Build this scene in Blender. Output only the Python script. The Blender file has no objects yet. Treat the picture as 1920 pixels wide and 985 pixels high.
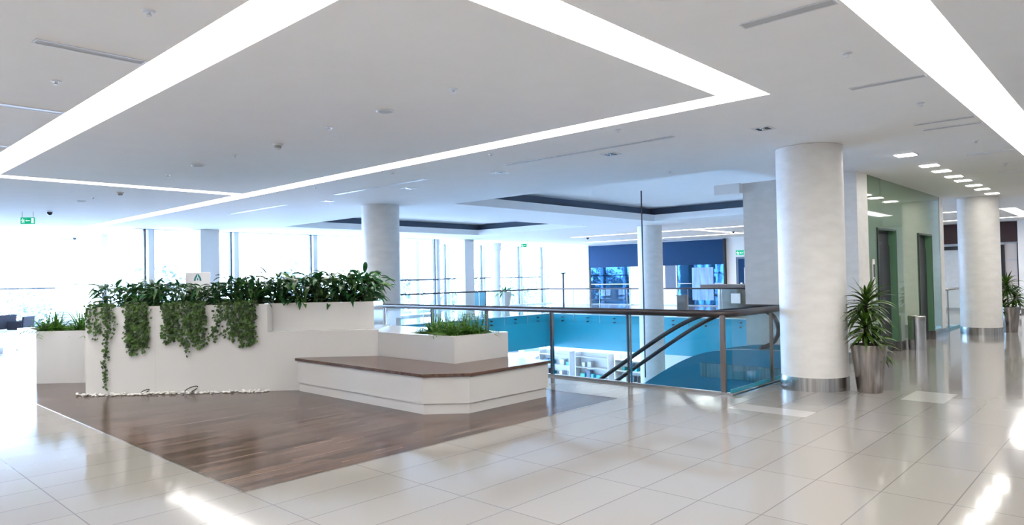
import bpy, bmesh, math, random
from mathutils import Vector, Matrix
random.seed(7)
PI = math.pi
C = bpy.context.scene.collection
scene = bpy.context.scene

# ------------------------------------------------------------------ camera
cam_data = bpy.data.cameras.new('camera')
cam_data.sensor_width = 36.0
cam_data.lens = 36.0 * 1290.0 / 1920.0
cam_data.clip_start = 0.05
cam_data.clip_end = 500
cam = bpy.data.objects.new('camera', cam_data)
C.objects.link(cam)
R_ = Vector((0.68185461, -0.7312436, -0.01889672))
U_ = Vector((-0.00257872, -0.02823606, 0.99959796))
F_ = Vector((0.73148318, 0.68153175, 0.02113856))
m = Matrix.Identity(4)
for i in range(3):
    m[i][0], m[i][1], m[i][2] = R_[i], U_[i], -F_[i]
m[0][3], m[1][3], m[2][3] = 0, 0, 1.69
cam.matrix_world = m
scene.camera = cam

# ------------------------------------------------------------------ world, exposure
scene.view_settings.view_transform = 'Standard'
scene.view_settings.look = 'None'
scene.view_settings.gamma = 1.0
scene.view_settings.use_curve_mapping = False
scene.view_settings.exposure = 0.32
SKY = (0.46, 0.66, 1.0)
SKY_STRENGTH = 25.0
COVE = 13.0
COVE_COLOUR = (1.0, 0.955, 0.90)
world = bpy.data.worlds.new('sky')
scene.world = world
world.use_nodes = True
wn = world.node_tree
bg = wn.nodes['Background']
bg.inputs['Color'].default_value = (*SKY, 1)
bg.inputs['Strength'].default_value = SKY_STRENGTH
scene.cycles.max_bounces = 10
scene.cycles.diffuse_bounces = 5
scene.cycles.glossy_bounces = 5
scene.cycles.transmission_bounces = 6
scene.cycles.transparent_max_bounces = 40
scene.cycles.sample_clamp_indirect = 10.0
scene.cycles.caustics_reflective = True
scene.cycles.blur_glossy = 1.0
scene.cycles.caustics_refractive = False

CZ = 3.5          # ceiling height
LZ = -4.6         # lower level floor

# ------------------------------------------------------------------ node helpers
def new_mat(name):
    mt = bpy.data.materials.new(name); mt.use_nodes = True
    nt = mt.node_tree
    return mt, nt, nt.nodes['Principled BSDF']
def pbr(name, col, rough=0.5, metal=0.0, spec=0.5, noise=0.0, nscale=(8, 8, 8), coat=0.0, bump=0.0, bscale=30, emit=None, estr=0, coords='Object'):
    mt, nt, b = new_mat(name)
    b.inputs['Base Color'].default_value = (*col, 1)
    b.inputs['Roughness'].default_value = rough
    b.inputs['Metallic'].default_value = metal
    b.inputs['Specular IOR Level'].default_value = spec
    b.inputs['Coat Weight'].default_value = coat
    b.inputs['Coat Roughness'].default_value = 0.04
    tc = nt.nodes.new('ShaderNodeTexCoord')
    if noise:
        mp = nt.nodes.new('ShaderNodeMapping'); mp.inputs['Scale'].default_value = nscale
        nz = nt.nodes.new('ShaderNodeTexNoise'); nz.inputs['Scale'].default_value = 1.0
        nz.inputs['Detail'].default_value = 4
        cr = nt.nodes.new('ShaderNodeValToRGB')
        cr.color_ramp.elements[0].position = 0.3; cr.color_ramp.elements[1].position = 0.7
        cr.color_ramp.elements[0].color = (*[c * (1 - noise) for c in col], 1)
        cr.color_ramp.elements[1].color = (*[min(1, c * (1 + noise)) for c in col], 1)
        nt.links.new(tc.outputs[coords], mp.inputs['Vector'])
        nt.links.new(mp.outputs[0], nz.inputs['Vector'])
        nt.links.new(nz.outputs['Fac'], cr.inputs['Fac'])
        nt.links.new(cr.outputs['Color'], b.inputs['Base Color'])
    if bump:
        n2 = nt.nodes.new('ShaderNodeTexNoise'); n2.inputs['Scale'].default_value = bscale
        bp = nt.nodes.new('ShaderNodeBump'); bp.inputs['Strength'].default_value = bump
        bp.inputs['Distance'].default_value = 0.02
        nt.links.new(tc.outputs['Object'], n2.inputs['Vector'])
        nt.links.new(n2.outputs['Fac'], bp.inputs['Height'])
        nt.links.new(bp.outputs['Normal'], b.inputs['Normal'])
    if emit:
        b.inputs['Emission Color'].default_value = (*emit, 1)
        b.inputs['Emission Strength'].default_value = estr
    return mt
def glass(name, tint, ior=1.45, rough=0.0, haze=0.0):
    mt = bpy.data.materials.new(name); mt.use_nodes = True
    nt = mt.node_tree; nt.nodes.clear()
    out = nt.nodes.new('ShaderNodeOutputMaterial')
    tr = nt.nodes.new('ShaderNodeBsdfTransparent'); tr.inputs['Color'].default_value = (*tint, 1)
    gl = nt.nodes.new('ShaderNodeBsdfGlossy'); gl.inputs['Roughness'].default_value = rough
    fr = nt.nodes.new('ShaderNodeFresnel'); fr.inputs['IOR'].default_value = ior
    mx = nt.nodes.new('ShaderNodeMixShader')
    ge = nt.nodes.new('ShaderNodeNewGeometry')      # only the front face of a pane reflects
    fm = nt.nodes.new('ShaderNodeMath'); fm.operation = 'MULTIPLY_ADD'; fm.inputs[1].default_value = -1; fm.inputs[2].default_value = 1
    fb = nt.nodes.new('ShaderNodeMath'); fb.operation = 'MULTIPLY'
    nt.links.new(ge.outputs['Backfacing'], fm.inputs[0]); nt.links.new(fm.outputs[0], fb.inputs[0]); nt.links.new(fr.outputs[0], fb.inputs[1])
    nt.links.new(fb.outputs[0], mx.inputs[0]); nt.links.new(tr.outputs[0], mx.inputs[1]); nt.links.new(gl.outputs[0], mx.inputs[2])
    last = mx
    if haze:
        df = nt.nodes.new('ShaderNodeBsdfTranslucent'); df.inputs['Color'].default_value = (.9, .95, 1, 1)
        m2 = nt.nodes.new('ShaderNodeMixShader'); m2.inputs[0].default_value = haze
        nt.links.new(mx.outputs[0], m2.inputs[1]); nt.links.new(df.outputs[0], m2.inputs[2]); last = m2
    nt.links.new(last.outputs[0], out.inputs['Surface'])
    return mt

# polished tiles 1.06 x 0.479 m with grey joints
def tile_mat():
    mt, nt, b = new_mat('polished_tile')
    L = nt.links.new
    tc = nt.nodes.new('ShaderNodeTexCoord')
    mp = nt.nodes.new('ShaderNodeMapping'); mp.inputs['Location'].default_value = (-2.58, -5.40, 0)
    L(tc.outputs['Object'], mp.inputs['Vector'])
    bk = nt.nodes.new('ShaderNodeTexBrick')
    bk.offset = 0.0; bk.offset_frequency = 1; bk.squash = 1.0
    bk.inputs['Scale'].default_value = 1.0
    bk.inputs['Brick Width'].default_value = 1.06
    bk.inputs['Row Height'].default_value = 0.479
    bk.inputs['Mortar Size'].default_value = 0.0048
    bk.inputs['Mortar Smooth'].default_value = 0.1
    bk.inputs['Color1'].default_value = (.272, .257, .237, 1)
    bk.inputs['Color2'].default_value = (.256, .242, .223, 1)
    bk.inputs['Mortar'].default_value = (.16, .15, .145, 1)
    L(mp.outputs[0], bk.inputs['Vector'])
    # two paler rectangles in the floor colour
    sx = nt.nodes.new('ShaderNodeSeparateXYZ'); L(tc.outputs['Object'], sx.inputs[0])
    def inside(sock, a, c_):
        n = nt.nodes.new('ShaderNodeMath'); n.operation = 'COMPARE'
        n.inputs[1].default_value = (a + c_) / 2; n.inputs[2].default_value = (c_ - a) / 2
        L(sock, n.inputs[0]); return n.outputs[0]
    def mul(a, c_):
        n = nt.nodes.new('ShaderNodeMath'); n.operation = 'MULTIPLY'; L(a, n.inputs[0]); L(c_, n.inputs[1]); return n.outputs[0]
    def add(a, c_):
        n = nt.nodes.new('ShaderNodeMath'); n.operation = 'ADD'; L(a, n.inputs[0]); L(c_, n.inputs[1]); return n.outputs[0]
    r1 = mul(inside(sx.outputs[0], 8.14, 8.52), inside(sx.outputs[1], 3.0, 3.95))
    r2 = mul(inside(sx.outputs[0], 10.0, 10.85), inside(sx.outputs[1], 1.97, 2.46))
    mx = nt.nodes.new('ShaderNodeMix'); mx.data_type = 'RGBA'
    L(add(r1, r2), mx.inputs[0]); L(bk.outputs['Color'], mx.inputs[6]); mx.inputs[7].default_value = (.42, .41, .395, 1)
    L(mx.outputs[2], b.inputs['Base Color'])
    b.inputs['Roughness'].default_value = 0.085
    b.inputs['Specular IOR Level'].default_value = 0.48
    nz = nt.nodes.new('ShaderNodeTexNoise'); nz.inputs['Scale'].default_value = 1.3
    L(tc.outputs['Object'], nz.inputs['Vector'])
    bp = nt.nodes.new('ShaderNodeBump'); bp.inputs['Strength'].default_value = 0.02; bp.inputs['Distance'].default_value = 0.05
    L(nz.outputs['Fac'], bp.inputs['Height']); L(bp.outputs[0], b.inputs['Normal'])
    return mt
def wood_mat(name, c1, c2, rough, plank=0.085):
    mt, nt, b = new_mat(name)
    L = nt.links.new
    tc = nt.nodes.new('ShaderNodeTexCoord')
    bk = nt.nodes.new('ShaderNodeTexBrick'); bk.offset = 0.37; bk.offset_frequency = 2
    bk.inputs['Scale'].default_value = 1.0
    bk.inputs['Brick Width'].default_value = 0.72
    bk.inputs['Row Height'].default_value = plank
    bk.inputs['Mortar Size'].default_value = 0.0012
    bk.inputs['Bias'].default_value = 0.0
    bk.inputs['Color1'].default_value = (*c1, 1); bk.inputs['Color2'].default_value = (*c2, 1)
    bk.inputs['Mortar'].default_value = (c1[0] * .5, c1[1] * .5, c1[2] * .5, 1)
    L(tc.outputs['Object'], bk.inputs['Vector'])
    mp = nt.nodes.new('ShaderNodeMapping'); mp.inputs['Scale'].default_value = (.9, 22, 22)
    L(tc.outputs['Object'], mp.inputs['Vector'])
    nz = nt.nodes.new('ShaderNodeTexNoise'); nz.inputs['Scale'].default_value = 1.0; nz.inputs['Detail'].default_value = 5
    L(mp.outputs[0], nz.inputs['Vector'])
    cr = nt.nodes.new('ShaderNodeValToRGB')
    cr.color_ramp.elements[0].position = .25; cr.color_ramp.elements[0].color = (.5, .5, .5, 1)
    cr.color_ramp.elements[1].position = .75; cr.color_ramp.elements[1].color = (1.5, 1.5, 1.5, 1)
    L(nz.outputs['Fac'], cr.inputs['Fac'])
    mx = nt.nodes.new('ShaderNodeMix'); mx.data_type = 'RGBA'; mx.blend_type = 'MULTIPLY'; mx.inputs[0].default_value = 1
    L(bk.outputs['Color'], mx.inputs[6]); L(cr.outputs['Color'], mx.inputs[7])
    L(mx.outputs[2], b.inputs['Base Color'])
    b.inputs['Roughness'].default_value = rough
    b.inputs['Specular IOR Level'].default_value = 0.26
    return mt
def pattern_mat():     # black ornament on white
    mt, nt, b = new_mat('ornament')
    tc = nt.nodes.new('ShaderNodeTexCoord')
    v = nt.nodes.new('ShaderNodeTexVoronoi'); v.inputs['Scale'].default_value = 9
    cr = nt.nodes.new('ShaderNodeValToRGB'); cr.color_ramp.interpolation = 'CONSTANT'
    cr.color_ramp.elements[0].color = (.01, .01, .01, 1)
    cr.color_ramp.elements[1].position = .45; cr.color_ramp.elements[1].color = (.8, .8, .78, 1)
    nt.links.new(tc.outputs['Object'], v.inputs['Vector']); nt.links.new(v.outputs['Distance'], cr.inputs['Fac'])
    nt.links.new(cr.outputs['Color'], b.inputs['Base Color'])
    return mt
def leaf_mat(name, col, var=0.5, rough=0.35):
    mt, nt, b = new_mat(name)
    L = nt.links.new
    tc = nt.nodes.new('ShaderNodeTexCoord')
    nz = nt.nodes.new('ShaderNodeTexNoise'); nz.inputs['Scale'].default_value = 11
    L(tc.outputs['Object'], nz.inputs['Vector'])
    cr = nt.nodes.new('ShaderNodeValToRGB')
    cr.color_ramp.elements[0].position = .35; cr.color_ramp.elements[1].position = .68
    cr.color_ramp.elements[0].color = (*[c * (1 - var) for c in col], 1)
    cr.color_ramp.elements[1].color = (col[0] * (1 + var * 1.6), col[1] * (1 + var), col[2] * (1 + var * .6), 1)
    L(nz.outputs['Fac'], cr.inputs['Fac']); L(cr.outputs['Color'], b.inputs['Base Color'])
    b.inputs['Roughness'].default_value = rough
    out = nt.nodes['Material Output']
    tl = nt.nodes.new('ShaderNodeBsdfTranslucent'); L(cr.outputs['Color'], tl.inputs['Color'])
    mx = nt.nodes.new('ShaderNodeMixShader'); mx.inputs[0].default_value = 0.25
    L(b.outputs[0], mx.inputs[1]); L(tl.outputs[0], mx.inputs[2]); L(mx.outputs[0], out.inputs['Surface'])
    return mt

M = {}
M['ceil'] = pbr('ceiling_paint', (.92, .92, .92), .75, noise=.01, nscale=(3, 3, 3))
M['wall'] = pbr('wall_paint', (.86, .86, .85), .6, noise=.02, nscale=(2, 2, 2))
M['cove'] = pbr('cove_paint', (.90, .90, .90), .6)
M['plaster'] = pbr('pearl_plaster', (.77, .75, .72), .38, noise=.05, nscale=(4, 4, 9), spec=.5, bump=.12, bscale=14)
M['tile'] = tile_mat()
M['woodfloor'] = wood_mat('walnut_strip_floor', (.046, .027, .021), (.130, .082, .063), .18)
M['woodtop'] = wood_mat('walnut_seat', (.10, .058, .045), (.115, .067, .053), .2, .3)
M['white'] = pbr('white_lacquer', (.66, .65, .635), .16, spec=.5, noise=.008, nscale=(2, 2, 2))
M['shadow_gap'] = pbr('plinth_white', (.62, .61, .60), .4)
M['soil'] = pbr('dark_soil', (.03, .022, .016), .95, noise=.5, nscale=(30, 30, 30), bump=.5)
M['steel'] = pbr('brushed_steel', (.50, .48, .46), .27, metal=1, noise=.28, nscale=(26, 26, .25))
M['steel2'] = pbr('polished_steel', (.60, .60, .60), .12, metal=1)
M['rail'] = pbr('dark_handrail', (.065, .058, .06), .3, metal=.8)
M['post'] = pbr('bronze_post', (.26, .22, .20), .28, metal=1)
M['glass'] = glass('rail_glass', (.93, .98, .985))
M['winglass'] = glass('window_glass', (.97, .985, 1.0), 1.4)
M['edge'] = pbr('glass_edge', (.05, .28, .30), .1)
M['turq'] = pbr('turquoise_cladding', (.016, .34, .46), .3, spec=.5, noise=.04, nscale=(.6, .6, .6))
M['slate'] = pbr('slate_grey', (.14, .18, .25), .6)
M['mull'] = pbr('dark_mullion', (.07, .08, .10), .4, metal=.3)
M['mullw'] = pbr('white_mullion', (.80, .83, .86), .4)
M['black'] = pbr('matt_black', (.015, .015, .017), .5)
M['rubber'] = pbr('black_rubber', (.02, .02, .022), .35)
M['green_glass'] = pbr('green_back_painted_glass', (.14, .235, .14), .04, spec=.5, coat=.4, bump=.03, bscale=1.1)
M['green_reveal'] = pbr('green_reveal', (.12, .25, .15), .12, spec=.5)
M['door'] = pbr('dark_lift_door', (.035, .036, .045), .45, metal=.3, noise=.2, nscale=(20, 20, .3))
M['clad'] = pbr('escalator_cladding', (.035, .24, .38), .3, metal=.3)
M['step'] = pbr('escalator_step', (.12, .12, .13), .45, metal=.6)
M['navy'] = pbr('navy_fascia', (.006, .045, .13), .5, spec=.15)
M['foil'] = pbr('blue_foil_glass', (.012, .060, .135), .03, spec=.8, metal=.85, bump=.12, bscale=1.6)
M['curtain'] = pbr('pale_blue_sheet', (.25, .42, .75), .3, bump=.4, bscale=4, noise=.3, nscale=(9, 9, 1))
M['maroon'] = pbr('maroon_sign', (.030, .006, .007), .4)
M['frost'] = pbr('frosted_glass', (.62, .64, .64), .25, noise=.06, nscale=(6, 6, 6))
M['beige'] = pbr('beige_panel', (.60, .53, .49), .5)
M['red'] = pbr('dark_red', (.12, .008, .012), .4)
M['ornament'] = pattern_mat()
M['teal'] = pbr('teal_print', (.0, .18, .19), .4)
M['signw'] = pbr('sign_white', (.72, .71, .70), .5)
M['exit_green'] = pbr('exit_green', (.0, .30, .13), .4, emit=(0, .55, .28), estr=.45)
M['exit_white'] = pbr('exit_white', (.9, .95, .92), .4, emit=(.9, 1, .95), estr=.6)
M['lamp'] = pbr('lamp_diffuser', (.9, .9, .9), .5, emit=(1, .96, .90), estr=32)
M['cove_lamp'] = pbr('cove_diffuser', (.9, .9, .9), .5, emit=COVE_COLOUR, estr=COVE)
M['added_lamp_low'] = pbr('added_lower_lamp_diffuser', (.9, .9, .9), .5, emit=(1, .97, .93), estr=6)
M['lit_panel'] = pbr('lit_display', (.8, .8, .8), .4, emit=(.92, .96, 1), estr=.7)
M['fixture'] = pbr('fixture_white', (.70, .72, .76), .35)
M['vent'] = pbr('vent_grey', (.50, .51, .53), .5)
M['vent_bright'] = pbr('vent_white', (.82, .84, .87), .3)
M['sofa'] = pbr('charcoal_fabric', (.05, .05, .07), .8, noise=.1, nscale=(40, 40, 40))
M['pale_teal'] = pbr('pale_teal_panel', (.16, .40, .48), .4)
M['steelpot'] = pbr('pot_steel', (.36, .33, .31), .25, metal=1, noise=.4, nscale=(22, 22, .25))
M['pebble'] = pbr('white_pebble', (.74, .73, .70), .5, noise=.05, nscale=(20, 20, 20))
M['lily'] = leaf_mat('lily_leaf', (.020, .105, .034), .55)
M['lily2'] = leaf_mat('lily_leaf_light', (.060, .17, .040), .5)
M['ivy'] = leaf_mat('ivy_leaf', (.040, .11, .020), .6, .45)
M['fern'] = leaf_mat('fern_leaf', (.065, .20, .022), .5, .45)
M['drac'] = leaf_mat('dracaena_leaf', (.038, .105, .014), .7, .3)
M['palm'] = leaf_mat('palm_leaf', (.05, .2, .07), .4)
M['cane'] = pbr('cane_bark', (.10, .075, .05), .8, noise=.3, nscale=(20, 20, 60))
M['stem'] = pbr('green_stem', (.05, .12, .03), .5)
M['treeleaf'] = pbr('tree_leaf', (.17, .20, .19), .8, noise=.3, nscale=(2, 2, 2))
M['bark'] = pbr('tree_bark', (.22, .22, .215), .9, noise=.3, nscale=(8, 8, 2))
M['paving'] = pbr('outside_paving', (.62, .62, .60), .8, noise=.06, nscale=(1, 1, 1))
M['lowfloor'] = pbr('lower_tile', (.72, .72, .72), .1, noise=.02, nscale=(1, 1, 1))
M['carpaint'] = pbr('pale_car_paint', (.62, .66, .70), .2, coat=.6)
M['darkglass'] = pbr('dark_glass', (.03, .04, .05), .05)
M['desk'] = pbr('brown_stone', (.085, .072, .066), .45)
M['deskpanel'] = pbr('curved_brown_panel', (.17, .14, .10), .25, noise=.15, nscale=(3, 3, 3))

# ------------------------------------------------------------------ mesh helpers
class MB:
    def __init__(s): s.v = []; s.f = []
    def quad(s, *p):
        n = len(s.v); s.v += [tuple(q) for q in p]; s.f.append(tuple(range(n, n + len(p)))); return s
    def box(s, x0, x1, y0, y1, z0, z1):
        return s.prism([(x0, y0), (x1, y0), (x1, y1), (x0, y1)], z0, z1)
    def prism(s, poly, z0, z1):
        a = sum(poly[i][0] * poly[(i + 1) % len(poly)][1] - poly[(i + 1) % len(poly)][0] * poly[i][1] for i in range(len(poly)))
        if a < 0: poly = poly[::-1]
        n = len(s.v); k = len(poly)
        s.v += [(p[0], p[1], z0) for p in poly] + [(p[0], p[1], z1) for p in poly]
        s.f.append(tuple(range(n + k - 1, n - 1, -1))); s.f.append(tuple(range(n + k, n + 2 * k)))
        for i in range(k):
            j = (i + 1) % k
            s.f.append((n + i, n + j, n + k + j, n + k + i))
        return s
    def prism_x(s, poly, x0, x1):     # poly in (y, z), extruded along x
        a = sum(poly[i][0] * poly[(i + 1) % len(poly)][1] - poly[(i + 1) % len(poly)][0] * poly[i][1] for i in range(len(poly)))
        if a < 0: poly = poly[::-1]
        n = len(s.v); k = len(poly)
        s.v += [(x0, p[0], p[1]) for p in poly] + [(x1, p[0], p[1]) for p in poly]
        s.f.append(tuple(range(n + k - 1, n - 1, -1))); s.f.append(tuple(range(n + k, n + 2 * k)))
        for i in range(k):
            j = (i + 1) % k
            s.f.append((n + i, n + j, n + k + j, n + k + i))
        return s
    def tube(s, pts, r, k=10, r2=None, squash=1.0, caps=True):
        pts = [Vector(p) for p in pts]; n0 = len(s.v); N = len(pts)
        up = Vector((0, 0, 1)); side = None
        for i, p in enumerate(pts):
            t = (pts[min(i + 1, N - 1)] - pts[max(i - 1, 0)]).normalized()
            if side is None or True:
                ref = up if abs(t.z) < .95 else Vector((1, 0, 0))
                if side is not None and abs(t.dot(side)) < .9:
                    sd = (side - t * t.dot(side)).normalized()
                else:
                    sd = t.cross(ref).normalized()
                side = sd
            w = t.cross(side).normalized()
            rr = r if r2 is None else r + (r2 - r) * i / max(1, N - 1)
            for j in range(k):
                a = 2 * PI * j / k
                s.v.append(tuple(p + side * math.cos(a) * rr + w * math.sin(a) * rr * squash))
        for i in range(N - 1):
            for j in range(k):
                a = n0 + i * k + j; b = n0 + i * k + (j + 1) % k
                s.f.append((a, a + k, b + k, b))
        if caps:
            s.f.append(tuple(n0 + j for j in range(k))); s.f.append(tuple(n0 + (N - 1) * k + j for j in reversed(range(k))))
        return s
    def lathe(s, prof, c=(0, 0, 0), k=32):   # prof: (r, z) from bottom up
        n0 = len(s.v)
        for r, z in prof:
            for j in range(k):
                a = 2 * PI * j / k
                s.v.append((c[0] + r * math.cos(a), c[1] + r * math.sin(a), c[2] + z))
        for i in range(len(prof) - 1):
            for j in range(k):
                a = n0 + i * k + j; b = n0 + i * k + (j + 1) % k
                s.f.append((a, b, b + k, a + k))
        if prof[0][0] > 1e-6: s.f.append(tuple(n0 + j for j in reversed(range(k))))
        if prof[-1][0] > 1e-6: s.f.append(tuple(n0 + (len(prof) - 1) * k + j for j in range(k)))
        return s
    def build(s, name, mat, parent=None, bevel=0, smooth=False, loc=None):
        me = bpy.data.meshes.new(name)
        me.from_pydata(s.v, [], s.f); me.validate(); me.update()
        me.materials.append(M[mat] if isinstance(mat, str) else mat)
        o = bpy.data.objects.new(name, me); C.objects.link(o)
        if smooth:
            for p in me.polygons: p.use_smooth = True
            if smooth == 'auto':
                bm = bmesh.new(); bm.from_mesh(me)
                for e in bm.edges:
                    if len(e.link_faces) == 2 and e.calc_face_angle(0) > .6: e.smooth = False
                bm.to_mesh(me); bm.free()
        if bevel:
            b = o.modifiers.new('bevel', 'BEVEL'); b.width = bevel; b.segments = 2; b.limit_method = 'ANGLE'; b.angle_limit = .7
        if parent is not None:
            o.parent = parent
            pw = parent.location
            if loc is None: o.location = (-pw.x, -pw.y, -pw.z) if parent.get('_world') else (0, 0, 0)
        if loc is not None: o.location = loc
        return o
def thing(name, label, cat, loc=(0, 0, 0), rz=0, group=None, world=False):
    o = bpy.data.objects.new(name, None); C.objects.link(o)
    o.empty_display_size = .1
    o.location = loc; o.rotation_euler = (0, 0, rz)
    if label: o['label'] = label
    if cat: o['category'] = cat
    if group: o['group'] = group
    if world: o['_world'] = 1     # children are given in world coordinates
    return o
def tag(o, label=None, cat=None, group=None, kind=None):
    if label: o['label'] = label
    if cat: o['category'] = cat
    if group: o['group'] = group
    if kind: o['kind'] = kind
    return o
def struct(name, mb, mat, **k):
    return tag(mb.build(name, mat, **k), kind='structure')
def sroot(name):
    o = bpy.data.objects.new(name, None); C.objects.link(o); o['kind'] = 'structure'; return o
def kids(o): return [c for c in bpy.data.objects if c.parent == o]
def dup(root, loc, rz, scale=1.0, label=None, group=None, tree=None):
    r = root.copy(); C.objects.link(r); r.location = loc; r.rotation_euler = (0, 0, rz); r.scale = (scale,) * 3
    if label: r['label'] = label
    if group: r['group'] = group
    for ch in (tree or kids(root)):
        c = ch.copy(); C.objects.link(c); c.parent = r
        for g in kids(ch):
            d = g.copy(); C.objects.link(d); d.parent = c
    return r
def cells(xs, ys, holes, z, up=True):
    mb = MB(); xs = sorted(xs); ys = sorted(ys)
    for i in range(len(xs) - 1):
        for j in range(len(ys) - 1):
            cx, cy = (xs[i] + xs[i + 1]) / 2, (ys[j] + ys[j + 1]) / 2
            if any(a < cx < b and c_ < cy < d for a, b, c_, d in holes): continue
            q = [(xs[i], ys[j], z), (xs[i + 1], ys[j], z), (xs[i + 1], ys[j + 1], z), (xs[i], ys[j + 1], z)]
            mb.quad(*(q if up else q[::-1]))
    return mb

# ------------------------------------------------------------------ the room shell
VX0, VX1, VY0, VY1 = 9.0, 24.2, 4.25, 20.3      # the open void
WX0, WX1, WY0, WY1 = 2.58, 7.88, 5.40, 17.6     # the wooden floor patch
X0, X1, Y0, Y1 = -7.0, 33.0, -6.0, 31.5
outside = [(8.0, 21.0, 24.2, 40), (21.0, 34, 27.5, 40)]
void = [(VX0, VX1, VY0, VY1)]
fx = [X0, WX0, WX1, 8.0, VX0, 21.0, VX1, X1]; fy = [Y0, VY0, WY0, WY1, VY1, 24.2, 27.5, Y1]
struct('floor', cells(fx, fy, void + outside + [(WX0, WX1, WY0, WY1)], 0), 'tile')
struct('floor_wood', MB().quad((WX0, WY0, 0), (WX1, WY0, 0), (WX1, WY1, 0), (WX0, WY1, 0)), 'woodfloor')
tr = MB(); t_ = .012
tr.box(WX0 - t_, WX1 + t_, WY0 - t_, WY0, -.01, .003).box(WX0 - t_, WX0, WY0, WY1, -.01, .003).box(WX1, WX1 + t_, WY0, WY1, -.01, .003)
struct('trim_wood_edge', tr, 'steel2')
struct('ceiling_lower', cells([X0, VX0, 8.0, 21.0, VX1, X1], [Y0, VY0, VY1, 24.2, 27.5, Y1], void + outside, -1.5, up=False), 'ceil')
struct('floor_lower', MB().quad((X0, Y0, LZ), (X1, Y0, LZ), (X1, Y1, LZ), (X0, Y1, LZ)), 'lowfloor')
# turquoise cladding of the slab edge round the void
fa = MB(); w = .06
fa.box(VX1 - w, VX1, VY0, VY1, -1.5, -.02).box(VX0, VX1 - w, VY1 - w, VY1, -1.5, -.02).box(VX0, VX0 + w, VY0, VY1 - w, -1.5, -.02)
fa.box(VX0 + w, 11.9, VY0, VY0 + w, -1.5, -.02).box(20.4, VX1 - w, VY0, VY0 + w, -1.5, -.02)
struct('trim_void_edge', fa, 'turq')
st = MB()
for a in ((VX1 - .1, VX1 + .05, VY0, VY1), (VX0, VX1 - .1, VY1 - .1, VY1 + .05)):
    st.box(*a, -.02, .004)
struct('trim_far_kerb', st, 'signw')

# ceiling with cove slots and coffers
CO = (2.08, 6.90, 2.80, 13.95); CI = (2.48, 6.55, 3.21, 13.60)
slots = []      # every slot as x0,x1,y0,y1
ring = [(CO[0], CI[0], CO[2], CO[3]), (CI[1], CO[1], CO[2], 23.9), (CI[0], CI[1], CO[2], CI[2]), (CI[0], CI[1], CI[3], CO[3])]
strip = [(0.2, 25.5, 1.05, 1.48)]
behind = [(-4.8, -4.4, -4.0, 12.0), (-.6, -.2, -4.0, 12.0), (-4.4, -.6, -4.0, -3.6), (-4.4, -.6, 11.6, 12.0)]  # unseen cove ring, added to brighten the near hall and planter front
far = [(25.5, 25.85, 3.0, 20.0), (30.1, 30.45, 3.0, 22.5), (25.85, 30.1, 13.6, 13.95), (25.85, 30.1, 3.0, 3.4)]
slots = ring + strip + far + behind
R1 = (11.3, 20.45, 5.2, 12.4); R2 = (11.5, 20.45, 15.2, 21.0)
cxs = {X0, 8.0, 21.0, X1}; cys = {Y0, 24.2, 27.5, Y1}
for a, b, c_, d in slots + [R1, R2]:
    cxs |= {a, b}; cys |= {c_, d}
struct('ceiling', cells(cxs, cys, slots + [R1, R2] + outside, CZ, up=False), 'ceil')
struct('ceiling_top', MB().quad((X0 - 1, Y0 - 1, 4.6), (X0 - 1, Y1 + 1, 4.6), (X1 + 1, Y1 + 1, 4.6), (X1 + 1, Y0 - 1, 4.6)), 'ceil')
# side faces of slots, as a box shell per group: drawn on cell borders
def slot_walls(rects, h, z=CZ):
    mb = MB()
    xs = sorted({v for r in rects for v in r[:2]}); ys = sorted({v for r in rects for v in r[2:]})
    ins = lambda x, y: any(a < x < b and c_ < y < d for a, b, c_, d in rects)
    for i in range(len(xs) - 1):
        for j in range(len(ys) - 1):
            cx, cy = (xs[i] + xs[i + 1]) / 2, (ys[j] + ys[j + 1]) / 2
            if not ins(cx, cy): continue
            e = 1e-3; a, b, c_, d = xs[i], xs[i + 1], ys[j], ys[j + 1]
            if not ins(a - e, cy): mb.quad((a, c_, z), (a, d, z), (a, d, z + h), (a, c_, z + h))
            if not ins(b + e, cy): mb.quad((b, d, z), (b, c_, z), (b, c_, z + h), (b, d, z + h))
            if not ins(cx, c_ - e): mb.quad((b, c_, z), (a, c_, z), (a, c_, z + h), (b, c_, z + h))
            if not ins(cx, d + e): mb.quad((a, d, z), (b, d, z), (b, d, z + h), (a, d, z + h))
    return mb
H = .26
def cove(name, rects, label):
    t = thing(name, label, 'ceiling light', (rects[0][0], rects[0][2], CZ), world=True)
    slot_walls(rects, H).build('cove_side', 'cove', t)
    for a, b, c_, d in rects:
        MB().quad((a, c_, CZ + H), (a, d, CZ + H), (b, d, CZ + H), (b, c_, CZ + H)).build('diffuser', 'cove_lamp', t)
    return t
cove('cove_light', ring, 'large glowing rectangular cove light framing the near ceiling panel, one side running on')
cove('cove_light', strip, 'long straight glowing cove light in the ceiling over the walkway to the lifts')
cove('cove_light', far, 'distant glowing rectangular cove light in the ceiling in front of the shops')
cove('cove_light', behind, 'added unseen rectangular cove light beside and behind the camera, brightening the near hall')
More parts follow.
